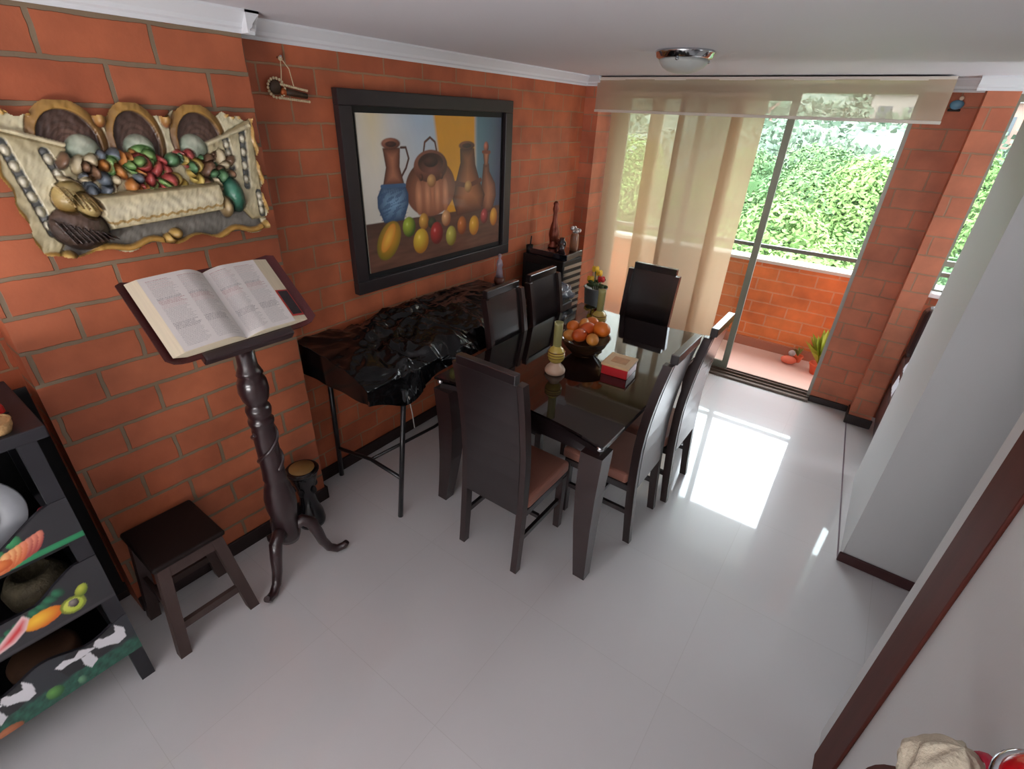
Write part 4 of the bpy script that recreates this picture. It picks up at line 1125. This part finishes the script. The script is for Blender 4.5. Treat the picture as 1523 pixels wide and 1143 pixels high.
# side skirt at the near end
def skirt(u, v):
    a = drape(u, 0.004); a2 = Vector((a.x, 1.233 + 0.004 * math.sin(u * 25) * (1 - v), 0.765 + (a.z - 0.765) * v)); return a2
g.grid(skirt, 60, 6)
o = tag(g.done('plastic_sheet', PLAS, fixn=False), 'crumpled glossy black plastic sheet thrown over the keyboard', 'sheet')
g = G()
for k, (a, b_) in enumerate((((0.585, 1.47, 0.72), (0.592, 1.49, 0.52)), ((0.588, 1.53, 0.74), (0.59, 1.535, 0.69)))):
    g.tube([a, ((a[0] + b_[0]) / 2 + 0.004, (a[1] + b_[1]) / 2, (a[2] + b_[2]) / 2), b_], 0.003, 6)
tag(g.done('hanging_string', mat('grey_string', (150, 146, 140), rough=0.7)), 'thin grey string dangling from the plastic sheet', 'string')

# ================================================================= STEREO CABINET AND THINGS ROUND IT
t = thing('stereo_cabinet', 'black stereo cabinet with silver slatted side in the far brick corner', 'cabinet', (0.225, 3.37, 0), -0.06)
G().box((-0.195, -0.13, 0.0), (0.195, 0.13, 1.04), bev=0.008).done('body', BLACK, t)
g = G()
for k in range(16): g.box((0.196, -0.12, 0.18 + k * 0.053), (0.203, 0.12, 0.205 + k * 0.053))
g.done('silver_slats', mat('silver_slat', (168, 160, 148), rough=0.35, metal=0.5), t)
G().box((-0.16, -0.135, 0.5), (0.16, -0.1305, 0.98)).done('speaker_grille', mat('grille', (12, 12, 14), rough=0.8, bump=0.5, bscale=400), t)
t = tag(G().box((-0.17, -0.12, 0), (0.17, 0.12, 0.045), bev=0.006).done('disc_player', mat('glossy_black', (24, 28, 36), rough=0.08, coat=1.0)), 'flat glossy black player lying on the stereo cabinet', 'player')
t.location = (0.25, 3.38, 1.041)
COP = mat('copper_brown', (124, 62, 46), rough=0.3, metal=0.5, var=0.4, scale=30)
# rooster-like tall figurine
t = thing('copper_figurine', 'tall copper-brown carved bird figurine on the stereo cabinet', 'figurine', (0.20, 3.41, 1.086))
G().lathe([(0, 0), (0.04, 0), (0.045, 0.015), (0.03, 0.03), (0.034, 0.06), (0.042, 0.1), (0.034, 0.15), (0.02, 0.2), (0.016, 0.26), (0.024, 0.29), (0.018, 0.315), (0.022, 0.33), (0.012, 0.345), (0, 0.35)], n=20).done('body', COP, t)
for sy in (-1, 1):
    G().ball((0.01, sy * 0.03, 0.10), (0.022, 0.014, 0.05), 12).done('wing', COP, t)
g = G(); g.ball((0.035, 0.01, 0.05), (0.03, 0.02, 0.022), 12); g.done('tail', COP, t)
for k, (dx, dy, r, lb) in enumerate(((0.285, 3.40, 0.036, 'dark glazed round pot on the cabinet beside the copper figurine'), (0.335, 3.31, 0.026, 'smallest dark pot on the front right of the stereo cabinet'))):
    o = G().lathe([(0, 0), (r * 0.6, 0), (r, r), (r * 0.95, r * 1.6), (r * 0.5, r * 2), (r * 0.6, r * 2.4), (r * 0.5, r * 2.4), (0, r * 1.9)], n=20).done('glazed_pot', mat('dark_glaze', (52, 34, 36), rough=0.15, coat=1.0, var=0.5, scale=30))
    o.location = (dx, dy, 1.086); tag(o, lb, 'pot', 'pots on the stereo cabinet')
t = thing('flower_jar', 'brown jar topped with silvery flowers at the back of the cabinet', 'vase', (0.37, 3.44, 1.086))
G().lathe([(0, 0), (0.03, 0), (0.034, 0.03), (0.032, 0.11), (0.026, 0.13), (0.0, 0.13)], n=20).done('jar', mat('brown_jar', (140, 92, 66), rough=0.3, coat=0.4), t)
g = G()
for k in range(9):
    a = k * 2.4; r = 0.012 + 0.022 * (k / 9); g.ball((r * math.cos(a), r * math.sin(a), 0.155 + 0.012 * math.sin(k * 2)), 0.016, 10)
g.done('silver_flowers', mat('silver_petals', (196, 190, 186), rough=0.25, metal=0.6), t)
t = thing('pen_holder', 'dark pen cup with one upright pen on the left of the cabinet', 'cup', (0.058, 3.29, 1.041))
G().lathe([(0, 0), (0.026, 0), (0.028, 0.06), (0.024, 0.06), (0.022, 0.01), (0, 0.01)], n=20).done('cup', BLACK, t)
G().tube([(0, 0, 0.012), (0.012, 0.0, 0.13)], 0.005, 8).done('pen', BLACKM, t)
# pale figurine by the wall
t = thing('pale_figurine', 'small pale mauve statuette on a brown pot between sheet and cabinet', 'figurine', (0.09, 2.86, 0))
G().box((-0.06, -0.06, 0.0), (0.06, 0.06, 0.88), bev=0.006).done('plinth', BLACK, t)
G().lathe([(0, 0.88), (0.03, 0.88), (0.042, 0.91), (0.036, 0.94), (0, 0.94)], n=20).done('pot', mat('brown_pot', (104, 62, 50), rough=0.4), t)
G().lathe([(0, 0.94), (0.028, 0.94), (0.024, 0.98), (0.018, 1.01), (0.026, 1.03), (0.018, 1.06), (0.008, 1.075), (0.014, 1.09), (0.012, 1.105), (0, 1.112)], n=20).done('statuette', mat('mauve_resin', (150, 132, 142), rough=0.35, coat=0.3), t)

# crumpled bag
g = G()
def bag(u, v):
    a = 2 * PI * u; ph = PI * v
    r = 0.09 * math.sin(ph) ** 0.7 * (1 + 0.35 * noise.noise(Vector((math.cos(a) * 2, math.sin(a) * 2, v * 4))) + 0.15 * noise.noise(Vector((math.cos(a) * 6, math.sin(a) * 6, v * 12))))
    return Vector((r * math.cos(a), r * math.sin(a) * 1.1, 0.14 * (1 - v) + 0.02 * noise.noise(Vector((u * 9, v * 9, 0)))))
g.grid(bag, 48, 28)
BAGM = mat('silver_plastic_bag', (120, 126, 136), rough=0.18, coat=0.8, var=0.5, scale=18)
o = tag(g.done('plastic_bag', BAGM, fixn=False), 'crumpled shiny grey plastic bag behind the farther wall-side chair', 'bag'); o.location = (0.50, 3.05, 0.805)
t = tag(G().box((-0.10, -0.09, 0), (0.10, 0.09, 0.805), bev=0.01).done('side_stool', BLACK), 'narrow black stand carrying the shiny plastic bag', 'stand'); t.location = (0.47, 3.05, 0)

# beige vase and metal bucket with flowers
t = tag(G().lathe([(0, 0), (0.10, 0), (0.125, 0.05), (0.135, 0.2), (0.13, 0.38), (0.115, 0.47), (0.12, 0.5), (0.105, 0.5), (0.10, 0.46), (0.0, 0.44)], n=40).done('floor_vase', mat('beige_clay', (176, 146, 124), rough=0.5, var=0.08, scale=10)), 'large beige clay floor vase by the curtains', 'vase')
t.location = (0.50, 3.66, 0)
t = thing('flower_bucket', 'small grey metal bucket of yellow and red flowers on a slim floor stand', 'flower bucket', (0.62, 3.40, 0))
t.scale = (1.3, 1.3, 1.06)
g = G(); g.tube([(0, 0, 0), (0, 0, 0.64)], 0.007, 10)
g.lathe([(0, 0), (0.10, 0), (0.10, 0.012), (0, 0.014)], n=28); g.done('floor_stand', CHROME, t)
G().lathe([(0, 0.62), (0.03, 0.62), (0.036, 0.66), (0.058, 0.68), (0.066, 0.8), (0.072, 0.805), (0.066, 0.81), (0.06, 0.79), (0, 0.78)], n=28).done('bucket', mat('zinc', (128, 130, 132), rough=0.3, metal=0.7, var=0.1), t)
for k, (dx, dy, h, c) in enumerate(((-0.015, 0, 0.93, 'y'), (0.0, 0.02, 0.9, 'y'), (0.035, -0.01, 0.87, 'r'), (-0.03, -0.02, 0.86, 'y'))):
    g = G(); g.tube([(dx * 0.4, dy * 0.4, 0.78), (dx, dy, h)], 0.003, 6)
    st = g.done('flower_stem', mat('stem_green', (52, 92, 40), rough=0.6), t)
    g = G()
    for q in range(6): g.ball((dx + 0.011 * math.cos(q * PI / 3), dy + 0.011 * math.sin(q * PI / 3), h + 0.008 * (q % 2)), (0.012, 0.012, 0.017), 8)
    g.done('blossom', mat('yellow_petal', (236, 190, 50), rough=0.5) if c == 'y' else mat('red_petal', (196, 34, 34), rough=0.5), st)
g = G()
for q in range(14):
    a = q * 2.4; rr = 0.03 + 0.025 * (q % 3) / 2
    g.ball((rr * math.cos(a), rr * math.sin(a), 0.815 + 0.012 * (q % 4)), (0.018, 0.01, 0.012), 8)
g.done('leaves', mat('bucket_leaf', (60, 78, 40), rough=0.6, var=0.3), t)

# ================================================================= DISPLAY SHELF
t = thing('display_shelf', 'black open shelf rack with painted rooster, fruit and cow aprons', 'shelf', (0.27, -0.42, 0))
SH = mat('shelf_black', (34, 33, 38), rough=0.45, var=0.25, scale=9)
y1 = 0.57; xf = 0.21; xb = -0.20      # front face of the frame is at X=0.48
for sy, yy_ in ((1, y1), (-1, -0.62)):
    for x_ in (xf, xb):
        a = min(yy_, yy_ - sy * 0.045); b_ = max(yy_, yy_ - sy * 0.045)
        G().box((x_ - 0.035 if x_ > 0 else x_, a, 0), (x_ if x_ > 0 else x_ + 0.035, b_, 1.12)).done('upright', SH, t)
    G().box((xb + 0.035, min(yy_, yy_ - sy * 0.012), 0.2), (xf - 0.035, max(yy_, yy_ - sy * 0.012), 1.1)).done('side_panel', BLACK, t)
G().box((xb, -0.64, 1.12), (xf + 0.01, y1 + 0.03, 1.16), bev=0.004).done('top_board', SH, t)
for z_ in (0.18, 0.46, 0.745):
    G().box((xb + 0.002, -0.575, z_ - 0.015), (xf - 0.004, y1 - 0.045, z_)).done('shelf_board', BLACK, t)
G().box((xb, -0.57, 0.10), (xb + 0.01, y1 + 0.072, 1.12)).done('back_panel', mat('shelf_back', (14, 13, 14), rough=0.7), t)
def apron(z0, z1, name, paint_fn, top_fn, m):
    L_ = 1.19; hh = z1 - z0
    p = Paint(340, 56, L_ / hh, (38, 38, 42)); paint_fn(p)
    mask = p.V <= top_fn(p.U)
    o = paint_mesh(name, np.full(p.U.shape, xf + 0.003), -0.62 + L_ * p.U, z0 + hh * p.V, p.C, m, t, mask)
    g = G(); us = np.linspace(0, 1, 60)
    poly = [(-0.62 + L_ * u, z0 + hh * float(top_fn(np.array(u)))) for u in us] + [(-0.62 + L_, z0), (-0.62, z0)]
    g.prism(poly, (xf - 0.009, 0, 0), (0, 1, 0), (0, 0, 1), (1, 0, 0), 0.011); g.done('apron_board', SH, o)
AM = vcol_mat('apron_paint', 0.4, 0.3)
def Yu(y): return (y + 0.42 + 0.62) / 1.19          # world Y to apron u
def ap1(p):
    z = lambda w: (w - 0.745) / 0.16; s = p
    s.poly([(0, 0), (1, 0), (1, 0.14), (0, 0.14)], (36, 132, 84), (30, 110, 72))
    for y0 in (0.0, -0.45):
        s.ell(Yu(y0 - 0.06), z(0.80), 0.03, 0.3, (40, 100, 60), (80, 170, 110)); s.ell(Yu(y0 + 0.0), z(0.835), 0.016, 0.16, (30, 90, 56), (70, 160, 100), rot=0.3)
        for k in range(7):
            s.ell(Yu(y0 + 0.045 - 0.014 * k), z(0.80 - 0.004 * k), 0.012, 0.24, (150, 60, 56) if k < 3 else (190, 92, 50), (232, 150, 120) if k < 4 else (240, 190, 130), rot=-0.5)
        s.ell(Yu(y0 - 0.055), z(0.775), 0.03, 0.12, (176, 76, 30), (236, 146, 80)); s.ell(Yu(y0 - 0.10), z(0.80), 0.025, 0.2, (190, 140, 80), (236, 206, 150))
def ap2(p):
    z = lambda w: (w - 0.455) / 0.20
    p.poly([(0, 0), (1, 0), (1, 0.06), (0, 0.06)], (52, 50, 54))
    for y0 in (0.0, -0.42):
        for k in range(10): p.ell(Yu(y0 - 0.17 + 0.022 * k), z(0.505 + 0.009 * k), 0.012, 0.10, (16, 56, 40), (44, 120, 84), rot=0.5 + 0.2 * (k % 3))
        p.ell(Yu(y0 - 0.029), z(0.522), 0.042, 0.155, (206, 96, 14), (250, 200, 60), rot=0.1)
        p.poly([(Yu(y0 - 0.066), z(0.572)), (Yu(y0 - 0.056), z(0.55)), (Yu(y0 - 0.075), z(0.515)), (Yu(y0 - 0.11), z(0.49)), (Yu(y0 - 0.16), z(0.478)), (Yu(y0 - 0.155), z(0.50))], (206, 60, 62), (230, 200, 200), soft=0.02)
        p.ell(Yu(y0 + 0.045), z(0.512), 0.029, 0.17, (60, 80, 16), (196, 200, 76), rot=-0.15, hl=(0, 0)); p.ell(Yu(y0 + 0.078), z(0.55), 0.014, 0.13, (90, 110, 24), (190, 196, 72), rot=-0.5)
        p.ell(Yu(y0 + 0.045), z(0.512), 0.022, 0.13, (168, 186, 60), (214, 214, 100)); p.ell(Yu(y0 + 0.048), z(0.518), 0.012, 0.085, (40, 26, 22), (150, 140, 136))
def ap3(p):
    z = lambda w: (w - 0.165) / 0.19
    p.C[:] = np.array(lin((40, 44, 50)))
    p.put(np.clip((0.38 - p.V + 0.1 * fbm(p.U, p.V, 6, 1, 2)) / 0.1, 0, 1), np.clip(np.array(lin((34, 86, 70))) * (1 + 0.4 * fbm(p.U, p.V, 30, 6, 4)[..., None]), 0, 1))
    Wc = (218, 216, 220)
    for y0, f in ((0.0, 1.0), (-0.24, 0.85), (-0.50, 1.0)):
        P_ = lambda y, w: (Yu(y0 + y * f), z(w))
        p.poly([P_(0.118, 0.30), P_(0.10, 0.335), P_(0.06, 0.325), P_(-0.03, 0.33), P_(-0.07, 0.30), P_(-0.055, 0.24), P_(0.0, 0.235), P_(0.06, 0.235), P_(0.09, 0.25)], (30, 30, 34))
        p.poly([P_(0.122, 0.255), P_(0.128, 0.30), P_(0.108, 0.335), P_(0.10, 0.30), P_(0.066, 0.305), P_(0.05, 0.325), P_(0.035, 0.30), P_(0.045, 0.275), P_(0.075, 0.262), P_(0.095, 0.245)], Wc)
        p.poly([P_(0.04, 0.29), P_(0.0, 0.318), P_(-0.02, 0.30), P_(-0.045, 0.315), P_(-0.072, 0.305), P_(-0.06, 0.285), P_(-0.03, 0.288), P_(-0.005, 0.282)], Wc)
        p.poly([P_(0.02, 0.285), P_(0.03, 0.235), P_(0.005, 0.215), P_(-0.008, 0.25), P_(-0.005, 0.28)], Wc)
        p.ell(Yu(y0 - 0.10), z(0.21), 0.02, 0.14, (40, 90, 44), (110, 170, 84)); p.ell(Yu(y0 - 0.03), z(0.19), 0.01, 0.1, (60, 100, 80), (120, 170, 130))
    p.ell(Yu(-0.23), z(0.175), 0.03, 0.1, (150, 84, 50), (196, 120, 80))
apron(0.745, 0.905, 'painted_apron', ap1, lambda u: np.clip(0.62 + 0.42 * np.cos((u - 0.0) * 2 * PI * 2), 0.45, 1.0), AM)
apron(0.455, 0.655, 'painted_apron', ap2, lambda u: np.clip(0.72 + 0.35 * np.cos((u - 0.0) * 2 * PI * 2), 0.62, 1.0), AM)
apron(0.165, 0.355, 'painted_apron', ap3, lambda u: np.clip(0.9 + 0.1 * np.cos(u * 2 * PI * 5), 0.8, 1.0), AM)

# things on the shelf
t = thing('round_plate', 'grey-white round plate with dark centre standing on the painted shelf', 'plate', (0.345, -0.055, 0.745), 0)
g = G(); g.lathe([(0, 0), (0.05, 0.0), (0.075, 0.012), (0.125, 0.018), (0.128, 0.022), (0.125, 0.026), (0.075, 0.02), (0.05, 0.008), (0, 0.008)], n=48)
o = g.done('plate_rim', mat('stoneware', (150, 152, 156), rough=0.4, var=0.25, scale=12), t); o.rotation_euler = (0, PI / 2 - 0.2, 0); o.location = (0, 0, 0.132)
g = G(); g.lathe([(0, 0.0085), (0.075, 0.0085), (0.075, 0.022), (0, 0.023)], n=32, sy=0.8)
o = g.done('dark_centre', mat('stone_dark', (60, 54, 54), rough=0.5, var=0.3), t); o.rotation_euler = (0, PI / 2 - 0.2, 0); o.location = (0, 0, 0.132)
for lb, x_, y_, r_b, c in (('dark red berry ornament beside the plate on the shelf', 0.38, 0.095, 0.012, (150, 40, 52)), ('olive green stone fruit beside the plate', 0.40, 0.045, 0.02, (92, 84, 60)), ('larger olive stone fruit close to the plate', 0.41, 0.005, 0.024, (104, 92, 66))):
    g = G(); g.ball((0, 0, 0), (r_b, r_b * 1.1, r_b), 14); o = g.done('fruit_ornament', mat('orn_%d' % c[0], c, rough=0.35, var=0.2)); o.location = (x_, y_, 0.745 + r_b + (0.075 if r_b < 0.015 else 0)); tag(o, lb, 'ornament')
    if r_b < 0.015:
        gg = G(); gg.tube([(0, 0, -0.088), (0, 0, -0.01)], 0.003, 6); gg.done('stem', BARK, o)
o = tag(G().lathe([(0, 0), (0.05, 0), (0.085, 0.04), (0.09, 0.09), (0.07, 0.13), (0.05, 0.145), (0.045, 0.14), (0.0, 0.11)], n=28).done('woven_pot', mat('olive_wicker', (66, 58, 40), rough=0.8, var=0.5, scale=40, bump=0.6, bscale=90)), 'dark olive woven pot inside the middle bay of the shelf', 'pot'); o.location = (0.33, 0.0, 0.46)
o = tag(G().lathe([(0, 0), (0.07, 0), (0.1, 0.03), (0.1, 0.07), (0.085, 0.09), (0.0, 0.08)], n=28).done('clay_bowl', mat('brown_clay', (84, 58, 40), rough=0.7, var=0.4, scale=20)), 'brown clay bowl in the lowest bay of the shelf', 'bowl'); o.location = (0.33, -0.08, 0.18)
# on top of the shelf
t = thing('red_case', 'bright red case lying on top of the painted shelf', 'case', (0.36, 0.035, 1.16), 0.1)
G().box((-0.06, -0.12, 0), (0.05, 0.09, 0.062), bev=0.012, seg=3).done('case_body', mat('red_vinyl', (176, 22, 22), rough=0.35, coat=0.4), t)
G().box((-0.062, -0.122, 0.028), (0.052, 0.092, 0.034)).done('zip', BLACK, t)
t = thing('straw_basket', 'small tan straw basket in front of the red case on the shelf', 'basket', (0.445, 0.09, 1.16))
G().lathe([(0, 0), (0.028, 0), (0.036, 0.02), (0.037, 0.035), (0.033, 0.035), (0.028, 0.01), (0, 0.008)], n=24).done('bowl', mat('tan_straw', (176, 138, 92), rough=0.8, var=0.5, scale=50, bump=0.5, bscale=120), t)
g = G(); g.tube([(0, 0.036 * math.cos(a), 0.033 + 0.022 * math.sin(a)) for a in np.linspace(0, PI, 14)], 0.003, 6); g.done('handle', MATS['tan_straw'], t)
t = tag(G().grid(lambda u, v: Vector((0.03 * v, -0.13 + 0.12 * u, 0.006 + 0.014 * abs(math.sin(u * 9)) * (1 - v) + 0.004)), 30, 6).done('dried_leaves', MATS['tan_straw'], fixn=False), 'curled tan dried leaves lying beside the straw basket', 'leaves'); t.location = (0.44, 0.06, 1.16)

# ================================================================= SMALL THINGS ON PIER AND BALCONY
t = thing('blue_wall_figurine', 'tiny blue bird ornament fixed high on the brick pier beside the valance', 'ornament', (2.392, 4.38, 2.155))
G().ball((0, -0.02, 0), (0.036, 0.018, 0.026), 14).done('body', mat('blue_glaze', (96, 146, 176), rough=0.35, coat=0.4, var=0.2), t)
G().ball((0.012, -0.024, 0.034), (0.013, 0.012, 0.012), 10).done('head', mat('cream_glaze', (226, 200, 178), rough=0.4), t)
g = G(); g.box((-0.035, -0.02, -0.035), (0.028, -0.001, -0.022), bev=0.004); g.done('perch', BLACK, t)
def plant_pot(x, y, r, label, leafc, hgt, nleaf):
    t = thing('potted_plant', label, 'plant', (x, y, -0.01))
    G().lathe([(0, 0), (r * 0.7, 0), (r, r * 1.2), (r * 1.08, r * 1.25), (r * 1.08, r * 1.45), (r * 0.9, r * 1.45), (r * 0.85, r * 1.2), (0, r * 1.15)], n=24).done('pot', mat('terracotta', (214, 98, 62), rough=0.6, var=0.15, scale=12), t)
    g = G(); rr = random.Random(int(x * 100))
    for k in range(nleaf):
        a = rr.uniform(0, 2 * PI); b_ = rr.uniform(0.1, 0.62); L_ = hgt * rr.uniform(0.6, 1.0)
        p0 = Vector((0, 0, r * 1.2)); d = Vector((math.cos(a) * math.sin(b_), math.sin(a) * math.sin(b_), math.cos(b_)))
        s_ = d.cross(Vector((0, 0, 1))).normalized() * L_ * 0.09
        vs = [g.bm.verts.new(q) for q in (p0, p0 + d * L_ * 0.5 + s_, p0 + d * L_ + Vector((0, 0, -L_ * 0.25)), p0 + d * L_ * 0.5 - s_)]
        g.bm.faces.new(vs)
    g.done('leaves', mat('leaf_%d' % leafc[0], leafc, rough=0.6, var=0.3, scale=20), t, fixn=False)
plant_pot(2.18, 5.02, 0.07, 'yellow-green potted plant in the right corner of the balcony', (150, 160, 50), 0.46, 30)
plant_pot(1.99, 5.19, 0.045, 'small potted plant on the balcony floor left of the taller one', (120, 130, 66), 0.13, 18)
t = thing('clay_bird', 'small terracotta bird with grey head on the balcony floor', 'ornament', (1.93, 5.08, -0.01))
G().ball((0, 0, 0.04), (0.07, 0.045, 0.04), 16).done('body', mat('terracotta_pink', (224, 120, 96), rough=0.5, var=0.1), t)
G().ball((0.01, 0.02, 0.105), (0.032, 0.03, 0.03), 12).done('head', mat('grey_stone', (160, 156, 156), rough=0.6, var=0.4, scale=30), t)

# ================================================================= SOFA IN THE LIVING ROOM
SOF = mat('dark_brown_leather', (52, 30, 32), rough=0.4, coat=0.2, var=0.2, scale=6)
t = thing('brown_sofa', 'dark brown leather sofa under the living room window', 'sofa', (3.35, 3.95, 0))
G().box((-0.69, -0.35, 0.10), (0.75, 0.30, 0.40), bev=0.03, seg=3).done('base', SOF, t)
for k in range(2):
    G().box((-0.50 + k * 0.56, -0.36, 0.40), (0.05 + k * 0.56, 0.16, 0.52), bev=0.035, seg=3).done('seat_cushion', SOF, t)
    G().box((-0.50 + k * 0.56, 0.10, 0.50), (0.05 + k * 0.56, 0.30, 0.98), bev=0.05, seg=3).done('back_cushion', SOF, t)
G().box((-0.69, -0.36, 0.38), (-0.51, 0.30, 0.66), bev=0.05, seg=3).done('armrest', SOF, t)
G().box((0.62, -0.36, 0.38), (0.78, 0.30, 0.66), bev=0.05, seg=3).done('armrest', SOF, t)
G().box((-0.69, 0.14, 0.62), (-0.50, 0.31, 0.99), bev=0.05, seg=3).done('back_wing', SOF, t)
for sx in (-0.62, 0.68):
    for sy in (-0.28, 0.22): G().box((sx - 0.025, sy - 0.025, 0), (sx + 0.025, sy + 0.025, 0.10)).done('foot', CHROME, t)
o = tag(G().grid(lambda u, v: Vector((-0.10 + 0.20 * u + 0 * v, -0.09 + 0.18 * v, 0.022 - 1.6 * max(0, abs(u - 0.5) - 0.40) ** 1.0 * 1.2 + 0.004 * math.sin(v * 20))), 24, 24).done('white_arm_cloth', mat('white_cloth', (226, 228, 236), rough=0.8, var=0.05), fixn=False), 'white cloth draped over the sofa armrest', 'cloth')
o.location = (2.75, 3.82, 0.655)

# ================================================================= BESIDE THE CAMERA
t = thing('pedestal_table', 'small round wooden pedestal table at the near white wall', 'table', (2.585, 0.655, 0))
G().lathe([(0, 0), (0.075, 0), (0.075, 0.02), (0.03, 0.05), (0.025, 0.5), (0.03, 1.02), (0.078, 1.06), (0.08, 1.08), (0.0, 1.08)], n=32).done('stand', TRIMW, t)
t = thing('cloth_bundle', 'cream cloth bundle with a red stripe beside the red ball', 'cloth', (2.590, 0.705, 1.08))
def sack(u, v):
    a = 2 * PI * u
    r = 0.043 * (math.sin(PI * (0.12 + 0.88 * v)) ** 0.55 if v < 0.98 else 0.0) * (1 + 0.35 * noise.noise(Vector((math.cos(a) * 2, math.sin(a) * 2, v * 3))) + 0.12 * math.sin(a * 7 + v * 4) * v)
    return Vector((r * math.cos(a), r * math.sin(a), 0.145 * v))
G().grid(sack, 40, 24).done('cloth', mat('cream_cloth', (186, 178, 158), rough=0.9, var=0.15, scale=30, bump=0.4, bscale=160), t, fixn=False)
g = G(); g.tube([(0.022 + 0.008 * math.sin(a), -0.008 + 0.038 * math.cos(a), 0.075 + 0.07 * math.sin(a)) for a in np.linspace(-0.3, PI - 0.2, 18)], 0.007, 8); g.done('red_stripe', mat('red_ribbon', (176, 30, 60), rough=0.6, var=0.3, scale=60), t)
t = thing('red_ball', 'shiny red ball ornament with silver band at the bottom right corner', 'ornament', (2.622, 0.604, 1.08))
G().ball((0, 0, 0.245), 0.044, 32).done('ball', mat('red_gloss', (196, 14, 26), rough=0.2, coat=0.8), t)
g = G(); g.tube([(0.042 * math.cos(a), 0.042 * math.sin(a), 0.238 + 0.015 * math.sin(a)) for a in np.linspace(0, 2 * PI, 30)], 0.008, 8); g.done('silver_band', CHROME, t)
G().lathe([(0, 0), (0.035, 0), (0.035, 0.01), (0.012, 0.03), (0.012, 0.17), (0.03, 0.208), (0, 0.206)], n=24).done('holder', CREAM, t)
